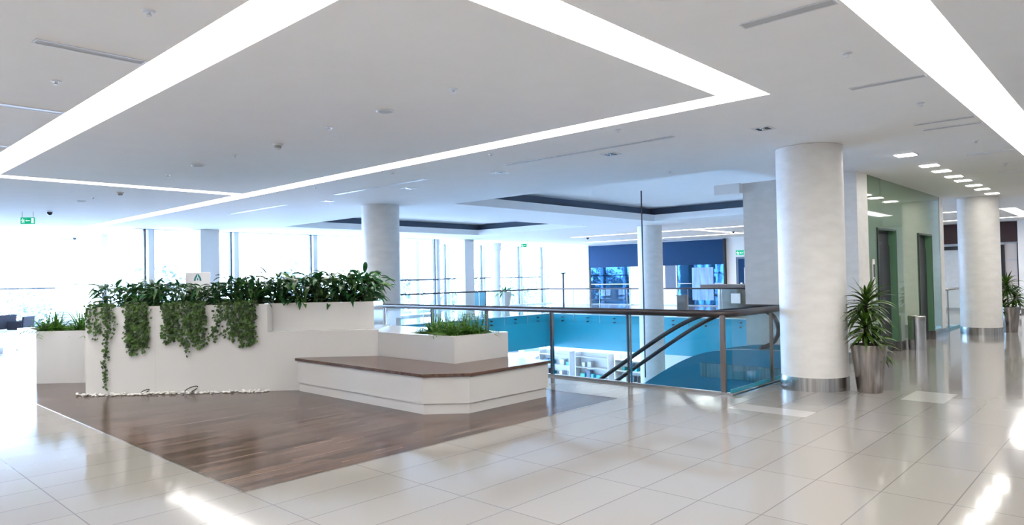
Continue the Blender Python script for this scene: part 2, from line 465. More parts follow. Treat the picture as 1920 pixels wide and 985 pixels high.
# stepped coffers over the void
for n, R in ((1, R1), (2, R2)):
    a, b, c_, d = R; o = .3
    lip = slot_walls([R], .22)
    struct('ceiling_coffer_lip_%d' % n, lip, 'ceil')
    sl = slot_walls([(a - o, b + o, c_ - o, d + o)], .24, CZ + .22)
    struct('ceiling_coffer_slot_%d' % n, sl, 'slate')  # slot and rim are a darker slate colour than the ceiling
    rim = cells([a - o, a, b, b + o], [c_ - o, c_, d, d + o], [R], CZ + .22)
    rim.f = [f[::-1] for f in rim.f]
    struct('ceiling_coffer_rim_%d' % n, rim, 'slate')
    struct('ceiling_coffer_%d' % n, MB().quad((a - o, c_ - o, CZ + .46), (a - o, d + o, CZ + .46), (b + o, d + o, CZ + .46), (b + o, c_ - o, CZ + .46)), 'ceil')
struct('ceiling_bulkhead', MB().box(13.25, 15.2, 6.05, 6.6, 3.30, CZ), 'ceil', bevel=.005)

# outer walls
struct('wall_south', MB().box(X0 - .2, X1 + .2, Y0 - .2, Y0, LZ, 4.6), 'wall')
struct('wall_west', MB().box(X0 - .2, X0, Y0, Y1, LZ, 4.6), 'wall')
struct('wall_east_upper', MB().box(X1 + .0, X1 + .2, Y0, 27.5, -1.5, 4.6), 'wall')
for a in ((X0, 8.0, Y1, Y1 + .25), (8.0, 21.0, 24.25, 24.5), (21.0, X1, 27.55, 27.8)):
    pass
hd = MB()
hd.box(X0, 8.0, Y1, Y1 + .25, CZ - .02, 4.6).box(8.0, 21.0, 24.2, 24.45, CZ - .02, 4.6).box(21.0, X1, 27.5, 27.75, CZ - .02, 4.6)
hd.box(X0, 8.0, Y1, Y1 + .25, -1.5, 0).box(8.0, 21.0, 24.2, 24.45, -1.5, 0).box(21.0, X1, 27.5, 27.75, -1.5, 0)
hd.box(8.0, 8.25, 24.45, Y1, CZ - .02, 4.6).box(21 - .25, 21.0, 24.45, 27.5, CZ - .02, 4.6)
hd.box(8.0, 8.25, 24.45, Y1, -1.5, 0).box(21 - .25, 21.0, 24.45, 27.5, -1.5, 0)
struct('wall_window_heads', hd, 'wall')

def window_x(n, x0, x1, y, z0, z1, muls, bar=None, barx=None, dark=True):
    r = sroot('window_%d' % n)
    MB().box(x0, x1, y + .06, y + .075, z0, z1).build('pane', 'winglass', r)
    for xm in muls:
        MB().box(xm - .02, xm + .035, y - .02, y + .12, z0, z1).build('mullion', 'mull' if dark else 'mullw', r)
        MB().box(xm + .12, xm + .30, y - .02, y + .20, z0, z1).build('mullion_fin', 'mullw', r)
    MB().box(x0, x1, y - .03, y + .12, z0, z0 + .08).build('sill', 'mullw', r)
    if bar:
        MB().tube([(barx[0], y - .06, bar), (barx[1], y - .06, bar)], .035, 8).build('guard_bar', 'mull', r, smooth=True)
    return r
def window_y(n, x, y0, y1, z0, z1, muls):
    r = sroot('window_%d' % n)
    MB().box(x + .06, x + .075, y0, y1, z0, z1).build('pane', 'winglass', r)
    for ym in muls:
        MB().box(x - .04, x + .16, ym - .2, ym + .2, z0, z1).build('mullion_fin', 'mullw', r)
    return r
window_x(1, 8.0, 21.0, 24.2, 0, CZ, [8.30, 11.18, 14.38, 17.60, 20.75], 1.64, (8.3, 20.9))
window_x(2, X0, 8.0, Y1, 0, CZ, [-4.6, -1.4, 1.8, 5.0], 1.60, (-6.5, 7.7), dark=False)
window_x(3, 21.0, X1, 27.5, 0, CZ, [21.2, 24.3, 27.0, 30.1, 32.2], 1.66, (21.3, 32.0))
window_y(4, 8.0, 24.4, Y1, 0, CZ, [27.6])
window_y(5, 20.9, 24.4, 27.5, 0, CZ, [25.9])
window_x(6, 8.0, 21.0, 24.2, LZ, -1.5, [8.3, 11.2, 14.4, 17.6, 20.75], dark=False)
window_x(7, 21.0, X1, 27.5, LZ, -1.5, [21.2, 24.3, 27.0, 30.1], dark=False)
window_x(8, X0, 8.0, Y1, LZ, -1.5, [-1.4, 1.8, 5.0], dark=False)

# outside ground
struct('ground_outside', MB().quad((-60, 24, LZ - .05), (120, 24, LZ - .05), (120, 140, LZ - .05), (-60, 140, LZ - .05)).quad((-60, -40, LZ - .05), (X0 - .2, -40, LZ - .05), (X0 - .2, 24, LZ - .05), (-60, 24, LZ - .05)), 'paving')

# square pillars by the windows
def pillar(x0, x1, y0, y1, label):
    o = MB().box(x0, x1, y0, y1, 0, CZ).build('window_pillar', 'wall', bevel=.01)
    tag(o, label, 'pillar', kind='thing')
pillar(9.78, 10.42, 23.4, 24.0, 'square white pillar in front of the windows behind the small signboard')
pillar(22.1, 22.7, 23.6, 24.2, 'square white pillar in front of the windows between the far railing and teal board')
pillar(7.5, 8.1, 30.8, 31.4, 'pale square pillar in the far window corner behind the dark armchairs')

# ------------------------------------------------------------------ round columns
def column(x, y, z0, label, r=.455, base=True):
    t = thing('column', label, 'column', (x, y, 0)); t['kind'] = 'thing'
    MB().lathe([(r, z0), (r, CZ - .004)], k=64).build('shaft', 'plaster', t, smooth='auto')
    if base:
        MB().lathe([(r + .008, 0), (r + .008, .19), (r, .19)], k=64).build('base_band', 'steel', t, smooth='auto')
column(10.36, 3.66, 0, 'thick round pearl plaster column with steel base beside the nearest potted dracaena')
column(21.15, 3.27, 0, 'round plaster column beyond the lift wall in front of the maroon shop sign')
column(10.12, 13.80, LZ, 'round plaster column rising behind the end of the tall planter', base=False)
column(22.35, 13.75, LZ, 'round pale column standing in the open void before the navy shopfront', base=False)
t = thing('column', 'thin round white column near the far windows beside the tall potted palm', 'column', (26.2, 25.6, 0)); t['kind'] = 'thing'
MB().lathe([(.26, 0), (.26, 3.1), (.31, 3.14), (.31, CZ)], k=32).build('shaft', 'wall', t, smooth='auto')

# ------------------------------------------------------------------ lift block
LY = 3.90
DEP = .18
bl = MB()
bl.box(13.4, 20.4, LY + DEP + .02, 6.05, LZ, CZ)
bl.box(13.4, 14.03, LY, LY + DEP + .02, LZ, CZ)
bl.box(20.0, 20.4, LY, LY + DEP + .02, LZ, CZ)
struct('wall_lift_block', bl, 'plaster')
O1 = (14.61, 15.90); O2 = (17.80, 19.05); OT = 2.50
gw = MB()
for a, b in ((14.03, O1[0]), (O1[1], O2[0]), (O2[1], 20.0)):
    gw.box(a + .021, b - .021, LY + .01, LY + .06, .2, CZ)
for a, b in (O1, O2):
    gw.box(a - .021, b + .021, LY + .01, LY + .06, OT + .021, CZ)
struct('wall_lift_glass', gw, 'green_glass')
pl = MB()
for a, b in ((14.03, O1[0]), (O1[1], O2[0]), (O2[1], 20.4)):
    pl.box(a, b, LY - .03, LY + DEP, 0, .2)
pl.box(13.38, 14.03, LY - .03, LY + .02, 0, .2).box(13.37, 13.4, LY - .03, 4.25, 0, .2)
struct('baseboard_lift', pl, 'steel')
bk = MB()
for a, b in ((14.03, O1[0]), (O1[1], O2[0]), (O2[1], 20.0)):
    bk.box(a + .013, b - .013, LY + .06, LY + DEP + .02, .2, CZ)
for a, b in (O1, O2):
    bk.box(a - .012, b + .012, LY + .06, LY + DEP + .02, OT + .022, CZ)
struct('wall_lift_core', bk, 'wall')
for n, (a, b) in ((1, O1), (2, O2)):
    r = sroot('door_%d' % n)
    y = LY + DEP
    MB().box(a, (a + b) / 2 - .003, y - .06, y - .01, 0.01, 2.2).build('door_leaf', 'door', r)
    MB().box((a + b) / 2 + .003, b - .012, y - .06, y - .01, 0.01, 2.2).build('door_leaf', 'door', r)
    MB().box(a, b - .012, y - .04, y, 2.2, OT - .012).build('transom', 'door', r)
    MB().box((a + b) / 2 - .16, (a + b) / 2 + .16, y - .05, y - .04, 2.28, 2.42).build('floor_indicator', 'black', r)
    MB().box(a - .012, a, LY - .012, y, 0, OT).build('reveal', 'green_reveal', r)
    MB().box(b - .012, b, LY - .005, y, 0.2, OT).build('reveal', 'green_reveal', r)
    MB().box(a, b - .012, LY, y, OT - .012, OT).build('reveal', 'green_reveal', r)
    f = MB(); f.box(a - .02, a, LY - .01, LY + .06, 0, OT + .02).box(b + .001, b + .02, LY - .01, LY + .06, .2, OT + .02).box(a, b, LY - .01, LY + .06, OT + .001, OT + .02)
    f.build('door_frame', 'door', r)
t = thing('call_panel', 'white lift call panel with dark button on the green glass beside the nearer lift', 'call panel', (14.25, LY, 1.5))
plate = MB().box(-.07, .07, -.02, .01, -.40, .40).build('plate', 'signw', t, bevel=.01)
MB().box(-.05, .05, -.024, -.018, .06, .30).build('display', 'darkglass', plate)
for z in (-.12, -.22):
    MB().lathe([(0, 0), (.02, 0), (.02, .012), (0, .012)], k=16).build('button', 'steel2', plate).matrix_local = Matrix.Translation((0, -.018, z)) @ Matrix.Rotation(PI / 2, 4, 'X')

# ------------------------------------------------------------------ shop walls at the far end (x = 33)
SX = 33.0
t = thing('shopfront', 'navy blue fascia shopfront with wavy blue reflective panels across the void', 'shopfront', (SX, 20.2, 0), world=True)
MB().box(SX - .14, SX, 15.95, 24.40, 2.15, 3.42).build('sign_fascia', 'navy', t)
MB().box(SX - .16, SX, 15.85, 15.95, 0, 3.44).build('jamb', 'black', t)
MB().box(SX - .16, SX, 24.40, 24.62, 0, 3.44).build('jamb', 'beige', t)
MB().box(SX - .06, SX, 21.65, 24.35, .05, 2.15).build('foil_panel', 'foil', t)
MB().box(SX - .06, SX, 15.95, 18.62, .05, 2.15).build('foil_panel', 'foil', t)
MB().box(SX - .04, SX, 18.70, 21.6, .05, 2.25).build('display_window', 'lit_panel', t)
fr = MB()
fr.box(SX - .1, SX - .02, 18.62, 18.70, 0, 2.3).box(SX - .1, SX - .02, 21.58, 21.66, 0, 2.3).box(SX - .1, SX - .02, 18.7, 21.58, 2.22, 2.3)
fr.build('window_surround', 'signw', t)
MB().box(SX - .09, SX - .07, 16.55, 17.75, .3, 2.0).build('hanging_sheet', 'curtain', t)
for a, b in ((21.7, 24.3), (17.8, 18.6), (15.97, 16.5)):
    MB().box(SX - .10, SX - .06, a, b, 1.15, 1.19).build('shelf', 'signw', t)
MB().box(SX - .10, SX - .04, 18.70, 19.35, 0.9, 2.2).build('poster', 'slate', t)
# door of the back-of-house
r = sroot('door_3')
MB().box(SX - .05, SX, 13.9, 15.33, 0, 2.48).build('door_frame', 'slate', r)
dl = MB().box(SX - .07, SX - .05, 14.0, 15.2, 0.02, 2.38).build('door_leaf', 'navy', r)
MB().box(SX - .085, SX - .07, 14.55, 14.9, 1.15, 1.95).build('notice', 'signw', dl)
MB().box(SX - .09, SX - .07, 15.0, 15.1, .9, 1.2).build('door_handle', 'steel2', dl)
# right shop
t = thing('shopfront', 'shopfront under a maroon sign beyond the lifts with dark framed frosted door', 'shopfront', (SX, 5, 0), world=True)
MB().box(SX - .25, SX, 3.80, 6.6, 2.70, CZ - .02).build('sign_fascia', 'maroon', t)
MB().box(SX - .05, SX, 4.35, 6.6, .05, 2.45).build('frosted_panel', 'frost', t)
MB().box(SX - .05, SX, 3.86, 4.27, .05, 2.66).build('side_panel', 'beige', t)
f = MB()
f.box(SX - .1, SX - .04, 4.25, 4.37, 0, 2.6).box(SX - .1, SX - .04, 4.37, 6.6, 2.45, 2.6).box(SX - .1, SX - .04, 3.80, 3.85, 0, 2.68)
f.box(SX - .1, SX - .04, 5.55, 5.62, 0, 2.45)
f.build('door_frame', 'black', t)
MB().box(SX - .09, SX - .05, 3.86, 4.25, 1.98, 2.02).build('rail', 'vent', t)
struct('wall_pilaster', MB().box(32.2, SX, Y0, 3.74, 0, CZ), 'wall')
struct('baseboard_pilaster', MB().box(32.17, 32.2, Y0, 3.74, 0, .14), 'steel')
o = MB().box(-.03, .03, -.55, .55, 0, 1.0).build('ornamental_screen', 'ornament', loc=(30.4, 4.05, 0)); tag(o, 'black and white ornamental screen standing behind the farther potted dracaena', 'screen')
t = thing('display_stand', 'dark red display stand in front of the shop beside the ornamental screen', 'stand', (30.9, 3.70, 0))
MB().lathe([(.13, 0), (.13, .03), (.05, .05), (.05, .12)], k=24).build('foot', 'black', t, smooth='auto')
MB().lathe([(.09, .12), (.10, .14), (.10, .55), (.08, .58)], k=24).build('body', 'red', t, smooth='auto')

# ------------------------------------------------------------------ lower level
struct('wall_lower_east', MB().box(X1, X1 + .2, Y0, 27.5, LZ, -1.5), 'wall')
def bookcase(x, y, label):
    t = thing('display_shelf', label, 'shelf', (x, y, LZ))
    f = MB(); f.box(-.25, .25, -.02, .02, 0, 2.4); f.box(-.25, .25, 1.98, 2.02, 0, 2.4); f.box(.22, .25, .02, 1.98, 0, 2.4)
    f.build('frame', 'signw', t)
    for k in range(5):
        MB().box(-.25, .22, .02, 1.98, .1 + k * .52, .13 + k * .52).build('shelf_board', 'signw', t)
    return t
rng = random.Random(3)
for k, (y, lab) in enumerate(((17.2, 'white display shelf on the lower floor nearest the escalator foot'), (19.6, 'white display shelf on the lower floor in the middle of three'), (22.0, 'white display shelf on the lower floor nearest the lower windows'))):
    bookcase(28.0, y, lab)
    for lv in range(4):
        yy = y + .1
        while yy < y + 1.75:
            wd = rng.uniform(.12, .3); h = rng.uniform(.15, .38)
            if rng.random() < .72:
                o = MB().box(-.13, .13, 0, wd, 0, h).build('product_box', rng.choice(['teal', 'slate', 'black', 'frost', 'vent', 'turq']), bevel=.008, loc=(28.0, yy, LZ + .131 + lv * .52))
                tag(o, 'small product box on a white display shelf of the lower floor', 'box', 'products on the lower floor shelves')
            yy += wd + rng.uniform(.03, .2)
for k, (x, y) in enumerate(((14, 22), (19, 22), (27, 10), (27, 18))):  # lamps added under the slab to light the lower floor
    o = MB().box(-1.0, 1.0, -.5, .5, -.06, 0).build('added_lower_lamp', 'added_lamp_low', loc=(x, y, -1.5))
    tag(o, 'added flat ceiling lamp brightening the lower floor', 'ceiling light', 'added lower floor lamps')

# ------------------------------------------------------------------ near balustrade
RX = VX0; RZ = 1.12
PY = [4.41, 5.95, 7.50, 9.06, 10.61, 12.14]
t = thing('glass_balustrade', 'clear glass balustrade with dark round handrail along the near edge of the void', 'balustrade', (RX, VY0 + .05, 0), world=True)
ry = VY0 + .06
for i in range(len(PY) - 1):
    MB().box(RX - .006, RX + .006, PY[i] + .035, PY[i + 1] - .035, .03, RZ - .03).build('glass_panel', 'glass', t)
for i, y in enumerate(PY):
    if i == 0:
        MB().box(RX - .02, RX + .03, y - .035, y + .035, 0, RZ - .02).build('corner_post', 'post', t, bevel=.006)
    else:
        MB().box(RX - .012, RX + .03, y - .030, y - .020, 0, RZ - .02).build('post', 'steel2', t)
        MB().box(RX - .012, RX + .03, y + .014, y + .030, 0, RZ - .02).build('post', 'mull', t)
for a, b in ((9.06, 10.40), (10.45, 11.85)):
    MB().box(a, b, ry - .006, ry + .006, .03, RZ - .03).build('glass_panel', 'glass', t)
for x in (10.42, 11.86):
    MB().box(x - .02, x + .02, ry - .02, ry + .02, 0, RZ - .02).build('post', 'post', t)
pts = [(RX, 12.45, RZ), (RX, 4.65, RZ)]
for k in range(7):
    a = PI / 2 * k / 6
    pts.append((RX + .22 - .22 * math.cos(a), ry + .22 - .22 * math.sin(a), RZ))
pts += [(11.88, ry, RZ)]
MB().tube(pts, .05, 14).build('handrail', 'rail', t, smooth=True)
k_ = MB(); k_.box(RX - .03, RX + .03, VY0 + .02, 12.5, 0, .035).box(RX + .03, 11.88, ry - .03, ry + .03, 0, .03)
k_.build('base_channel', 'steel2', t)
MB().box(RX + .05, 11.88, ry + .01, ry + .03, .03, .07).build('turquoise_strip', 'turq', t)
t = thing('end_post', 'polished steel end post closing the near balustrade beside the tall planter', 'post', (RX, 12.62, 0))
MB().box(-.04, .04, -.10, .10, 0, 1.10).build('body', 'steel2', t)
MB().prism_x([(-.10, 1.10), (.10, 1.10), (.05, 1.22), (-.02, 1.22)], -.04, .04).build('cap', 'steel2', t)
struct('wall_parapet', MB().box(VX0 - .12, VX0 + .06, 12.8, VY1, 0, .9), 'wall')
o = MB().tube([(16.0, 10.08, -1.08), (16.0, 10.08, CZ + .46)], .018, 8).build('hanging_cable', 'mull', smooth=True)
tag(o, 'thin grey rod hanging from the coffered ceiling into the void', 'rod')

# far balustrade
def far_bal(name, label, p0, p1, n, nrm):
    t = thing(name, label, 'balustrade', (*p0, 0), world=True)
    a = Vector((*p0, 0)); b = Vector((*p1, 0)); d = (b - a); L = d.length; d.normalize(); nn = Vector((*nrm, 0))
    MB().tube([a + Vector((0, 0, RZ)), b + Vector((0, 0, RZ))], .03, 10).build('handrail', 'rail', t, smooth=True)
    for i in range(n):
        s0 = a + d * (L * i / n + .02); s1 = a + d * (L * (i + 1) / n - .02)
        w_ = nn * .006
        pn = MB().prism([(s0 - w_).to_tuple()[:2], (s1 - w_).to_tuple()[:2], (s1 + w_).to_tuple()[:2], (s0 + w_).to_tuple()[:2]], -.35, RZ - .03).build('glass_panel', 'glass', t)
        q = a + d * (L * (i + .5) / n) + nn * .02
        for z in (-.14, -.30):
            MB().tube([q + Vector((0, 0, z)), q - nn * .12 + Vector((0, 0, z))], .03, 8).build('standoff_bolt', 'mull', pn)
        if i:
            c0 = a + d * (L * i / n)
            MB().tube([c0 + Vector((0, 0, -.35)), c0 + Vector((0, 0, RZ))], .014, 6).build('post', 'steel', t)
    return t
far_bal('glass_balustrade', 'distant glass balustrade along the far side of the void before the navy shopfront', (VX1 - .18, VY1 - .2), (VX1 - .18, 6.2), 10, (-1, 0))
far_bal('glass_balustrade', 'distant glass balustrade along the window side of the void', (10.8, VY1 - .18), (VX1 - .2, VY1 - .18), 9, (0, -1))
t = thing('glass_balustrade', 'short stretch of glass balustrade seen between lift wall and farther column', 'balustrade', (20.5, 4.2, 0), world=True)
for a, b in ((20.5, 22.2), (22.25, 24.1)):
    MB().box(a, b, 4.19, 4.205, .03, 1.09).build('glass_panel', 'glass', t)
MB().tube([(20.45, 4.2, RZ), (24.15, 4.2, RZ)], .035, 10).build('handrail', 'steel', t, smooth=True)
MB().box(20.45, 24.15, 4.17, 4.23, 0, .05).build('base_channel', 'turq', t)
for x in (22.22, 24.1): MB().box(x - .02, x + .02, 4.18, 4.22, 0, RZ).build('post', 'steel', t)
t = thing('barrier_post', 'slim tall post with flat cap at the far corner of the void', 'post', (VX1 + .1, 19.5, 0))
MB().lathe([(.14, 0), (.14, .03), (.04, .04), (.04, 1.78)], k=20).build('shaft', 'mull', t, smooth='auto')
MB().lathe([(.04, 1.78), (.12, 1.82), (.12, 1.85)], k=20).build('cap', 'mull', t, smooth='auto')

# ------------------------------------------------------------------ escalator
EX0, EX1 = 12.0, 13.1
t = thing('escalator', 'escalator with black handrails and blue side cladding going down into the void', 'escalator', (EX0, 4.6, 0), world=True)
SL = .66
def hand(y): # handrail height by y
    top = 1.03; y0 = 6.35
    bot = LZ + 1.0
    z = top - SL * (y - y0)
    k = .55
    z1 = top - math.log(1 + math.exp((top - z) / .22)) * .22 if (top - z) / .22 < 40 else z
    z2 = bot + math.log(1 + math.exp((z1 - bot) / .22)) * .22 if (z1 - bot) / .22 < 40 else z1
    return z2
ys = [5.20 + i * .12 for i in range(81)]     # to about 14.8
path = [(y, hand(y)) for y in ys]
def newel(sign, y, z):     # semicircle from top (z) round to bottom
    r = .34
    return [(y + sign * r * math.sin(a), z - r + r * math.cos(a)) for a in [PI * k / 10 for k in range(1, 11)]]
topn = newel(-1, path[0][0], path[0][1]); botn = newel(1, path[-1][0], path[-1][1])
full = topn[::-1] + path + botn
for x in (EX0 + .06, EX1 - .06):
    MB().tube([(x, y, z) for y, z in full], .042, 10).build('handrail', 'rubber', t, smooth=True)
    gp = MB()
    for (y0_, z0_), (y1_, z1_) in zip(path[:-1], path[1:]):
        gp.quad((x, y0_, z0_ - .74), (x, y1_, z1_ - .74), (x, y1_, z1_), (x, y0_, z0_))
    gp.build('glass_side', 'glass', t)
for xa, xb in ((EX0 - .05, EX0 + .16), (EX1 - .16, EX1 + .05)):
    low = [(y, max(hand(y) - 2.5, LZ)) for y, z in path]
    sk = MB(); top_ = [(4.62, .30)] + [(y, z - .72) for y, z in path] + [(15.2, LZ + .28)]
    bot_ = [(15.2, LZ)] + low[::-1] + [(4.62, low[0][1])]
    # strips so the profile need not be convex
    tp = [(4.62, .31)] + [(y, z - .72) for y, z in path] + [(15.2, LZ + .28)]
    bt = [(4.62, -1.4)] + [(y, min(max(hand(y) - 2.5, LZ), z - .75)) for y, z in path] + [(15.2, LZ)]
    for i in range(len(tp) - 1):
        a, b, c_, d = tp[i], tp[i + 1], bt[i + 1], bt[i]
        sk.quad((xa, a[0], a[1]), (xa, d[0], d[1]), (xa, c_[0], c_[1]), (xa, b[0], b[1]))
        sk.quad((xb, a[0], a[1]), (xb, b[0], b[1]), (xb, c_[0], c_[1]), (xb, d[0], d[1]))
        sk.quad((xa, a[0], a[1]), (xa, b[0], b[1]), (xb, b[0], b[1]), (xb, a[0], a[1]))
    sk.quad((xa, tp[0][0], tp[0][1]), (xb, tp[0][0], tp[0][1]), (xb, bt[0][0], bt[0][1]), (xa, bt[0][0], bt[0][1]))
    sk.build('side_cladding', 'clad', t)
stp = MB(); y = 6.25; z = 0.0
while z > LZ + .1:
    stp.box(EX0 + .16, EX1 - .16, y, y + .34, z - .45, z - .02); y += .3; z -= .3 * SL
stp.build('steps', 'step', t)
MB().box(EX0 - .1, EX1 + .1, 4.25, 6.3, -.25, .012).build('landing_plate', 'steel', t)
MB().box(EX1 + .06, EX1 + .10, 4.7, 6.0, .94, 1.06).build('side_screen', 'desk', t)

# ------------------------------------------------------------------ island: planters and bench
D = 1 / math.sqrt(2)
def uv(u, v, z=None):
    p = (3.26 + (u + v) * D, 12.01 + (-u + v) * D)
    return p if z is None else (*p, z)
PT = 1.345
main = thing('planter', 'tall white lacquered planter wall set at a diagonal, overhung by ivy', 'planter', (3.26, 12.01, 0), world=True)
def uvbox(mb, u0, u1, v0, v1, z0, z1): return mb.prism([uv(u0, v0), uv(u1, v0), uv(u1, v1), uv(u0, v1)], z0, z1)
mbody = uvbox(MB(), 0, 4.47, .0, 1.2, .0, .91).build('body', 'white', main)
b = MB()
uvbox(b, 0, 2.76, 0, .07, .91, PT)
uvbox(b, 2.76, 4.36, .25, .32, .91, PT)
uvbox(b, 2.69, 2.76, .07, .32, .91, PT)
uvbox(b, 0, .07, .07, 1.2, .91, PT); uvbox(b, 4.29, 4.36, .32, 1.2, .91, PT); uvbox(b, .07, 4.29, 1.13, 1.2, .91, PT + .035)
b.build('upper_box', 'white', main)
s_ = MB(); uvbox(s_, .07, 2.69, .07, 1.13, 1.20, 1.27); uvbox(s_, 2.69, 4.29, .32, 1.13, 1.20, 1.27)
s_.build('soil', 'soil', main)
for u in (1.05, ):
    uvbox(MB(), u - .002, u + .002, -.0015, .002, .02, PT - .02).build('panel_joint', 'vent', mbody)

bench = thing('bench', 'white bench with dark walnut seat and chamfered corner built against the planters', 'bench', (5.5, 6.3, 0), world=True)
seat = [(5.47, 9.70), (5.47, 6.67), (5.90, 6.24), (7.46, 6.24), (7.46, 7.10), (6.42, 7.10), (6.42, 8.85), (5.545, 9.725)]
body = [(5.50, 9.685), (5.50, 6.685), (5.912, 6.27), (7.43, 6.27), (7.43, 7.10), (6.42, 7.10), (6.42, 8.84), (5.55, 9.71)]
plin = [(5.52, 9.665), (5.52, 6.69), (5.92, 6.29), (7.41, 6.29), (7.41, 7.10), (6.42, 7.10), (6.42, 8.84), (5.55, 9.69)]
MB().prism(plin, 0, .125).build('plinth', 'white', bench)
MB().prism(body, .13, .466).build('body', 'white', bench)
MB().prism(seat, .466, .505).build('seat', 'woodtop', bench, bevel=.004)

cp = thing('planter', 'low white planter box behind the wooden bench seat holding ferns', 'planter', (6.42, 7.1, 0), world=True)
o4 = [(6.42, 8.85), (6.42, 7.10), (7.50, 7.10), (7.50, 9.93), (6.99, 9.42)]
hole = (6.56, 7.38, 7.24, 8.30)
MB().prism(o4, 0, .80).build('body', 'white', cp)
rm = MB(); z0, z1 = .80, .872
rm.box(6.42, 7.50, 7.10, hole[2], z0, z1).box(6.42, hole[0], hole[2], hole[3], z0, z1).box(hole[1], 7.50, hole[2], hole[3], z0, z1)
rm.prism([(6.42, hole[3]), (7.50, hole[3]), (7.50, 9.93), (6.99, 9.42), (6.42, 8.85)], z0, z1)
rm.build('rim', 'white', cp)
MB().box(hole[0], hole[1], hole[2], hole[3], .80, .83).build('soil', 'soil', cp)

lp = thing('planter', 'white planter box with fern tufts behind the end of the tall planter', 'planter', (3.1, 14.18, 0), world=True)
o5 = [(3.10, 14.18), (4.4, 12.88), (5.0, 13.48), (5.0, 15.7), (3.13, 15.7)]
MB().prism(o5, 0, .80).build('body', 'white', lp)
in5 = [(3.2, 14.22), (4.38, 13.04), (4.9, 13.54), (4.9, 15.6), (3.23, 15.6)]
rm = MB()
for i in range(5):
    j = (i + 1) % 5
    rm.prism([o5[i], o5[j], in5[j], in5[i]], .80, .90)
rm.build('rim', 'white', lp)
MB().prism(in5, .80, .85).build('soil', 'soil', lp)
b2 = thing('bench', 'white low bench end beyond the fern planter, reflecting the bright windows', 'bench', (3.1, 15.7, 0), world=True)
MB().box(3.18, 5.0, 15.72, 17.0, 0, .125).build('plinth', 'white', b2)
MB().box(3.15, 5.0, 15.72, 17.0, .13, .478).build('body', 'white', b2)
MB().box(3.12, 5.0, 15.71, 17.03, .478, .505).build('seat', 'woodtop', b2)

# pebbles along the foot of the tall planter
pm = []
for k in range(4):
    bm = bmesh.new(); bmesh.ops.create_icosphere(bm, subdivisions=2, radius=1)
    rr = random.Random(k)
    off = Vector((rr.random(), rr.random(), rr.random())) * 10
    for v in bm.verts:
        from mathutils import noise as _n
        v.co *= 1 + .25 * _n.noise(v.co * 1.3 + off)
        v.co.z *= .65
    me = bpy.data.meshes.new('pebble'); bm.to_mesh(me); bm.free(); me.materials.append(M['pebble'])
    for p in me.polygons: p.use_smooth = True
    pm.append(me)
rp = random.Random(11)
for k in range(210):
    u = rp.uniform(-.14, 2.78); v = -rp.uniform(.02, .13)
    if u < 0: v = rp.uniform(-.10, .02)
    s = rp.uniform(.014, .026)
    o = bpy.data.objects.new('pebble', rp.choice(pm)); C.objects.link(o)
    o.location = uv(u, v, s * .55 + (.018 if rp.random() < .3 else 0)); o.scale = (s * rp.uniform(.9, 1.5), s, s * rp.uniform(.8, 1.1)); o.rotation_euler = (0, 0, rp.uniform(0, 6))
    tag(o, 'small white pebble in the strip along the foot of the tall planter', 'pebble', 'white pebbles along the planter foot')
for u, v, sc, lab in ((.93, -.07, .06, 'small black cable loop in the pebbles nearer the trailing ivy strand'), (1.62, -.07, .10, 'larger slanted black cable loop sticking up from the pebbles')):
    pts = []
    for k in range(17):
        a = 2 * PI * k / 16 * .93
        pts.append(uv(u + sc * math.cos(a) * (1.0), v + .01 * math.sin(2 * a), .03 + sc * .55 * (1 + math.sin(a)) * .6 + sc * .35 * math.cos(a)))
    o = MB().tube(pts, .007, 6).build('cable_loop', 'black', smooth=True); tag(o, lab, 'cable')

# ------------------------------------------------------------------ plants
def add_leaf(mb, base, d, length, width, droop, rnd, fold=.18, segs=5, tip=1.0):
    """curved leaf: base point, start direction, downward droop"""
    p = Vector(base); d = Vector(d).normalized()
    side = d.cross(Vector((0, 0, 1)))
    if side.length < .05: side = Vector((1, 0, 0))
    side.normalize()
    tw = rnd.uniform(-.5, .5)
    rows = []
    for i in range(segs + 1):
        t = i / segs
        w = width * .5 * (math.sin(PI * min(1, (t * .94 + .06)) ** .8) ** .9 if i < segs else 0.02)
        nrm = side.cross(d).normalized()
        sd = (side * math.cos(tw) + nrm * math.sin(tw)).normalized()
        up = sd.cross(d).normalized()
        rows.append((p + sd * w + up * w * fold * 2, p.copy(), p - sd * w + up * w * fold * 2))
        d = (d + Vector((0, 0, -droop / segs))).normalized()
        p = p + d * (length / segs)
    n = len(mb.v)
    for r in rows: mb.v += [tuple(q) for q in r]
    for i in range(segs):
        a = n + i * 3
        mb.f.append((a, a + 1, a + 4, a + 3)); mb.f.append((a + 1, a + 2, a + 5, a + 4))
def lily(seed, h, nl=46):
    r = random.Random(seed)
    lv = MB(); l2 = MB(); stm = MB()
    for k in range(nl):
        a = r.uniform(0, 2 * PI); hh = h * (r.random() ** .75) * .85 + .03
        out = r.uniform(.02, .26) * (0.5 + .6 * hh / h)
        b0 = Vector((r.uniform(-.08, .08), r.uniform(-.08, .08), 0))
        b1 = Vector((math.cos(a) * out, math.sin(a) * out, hh))
        mid = (b0 + b1) / 2 + Vector((-math.cos(a) * .02, -math.sin(a) * .02, .05))
        stm.tube([b0, mid, b1], .0045, 4, .003, caps=False)
        d = Vector((math.cos(a + r.uniform(-.6, .6)) * 1.0, math.sin(a + r.uniform(-.6, .6)) * 1.0, r.uniform(-.2, 1.2)))
        add_leaf(lv if r.random() < .75 else l2, b1, d, r.uniform(.19, .33), r.uniform(.055, .092), r.uniform(.6, 1.6), r)
    return lv, l2, stm
LL = 'glossy dark green leafy plant in the dense row on the tall diagonal planter'
protos = []
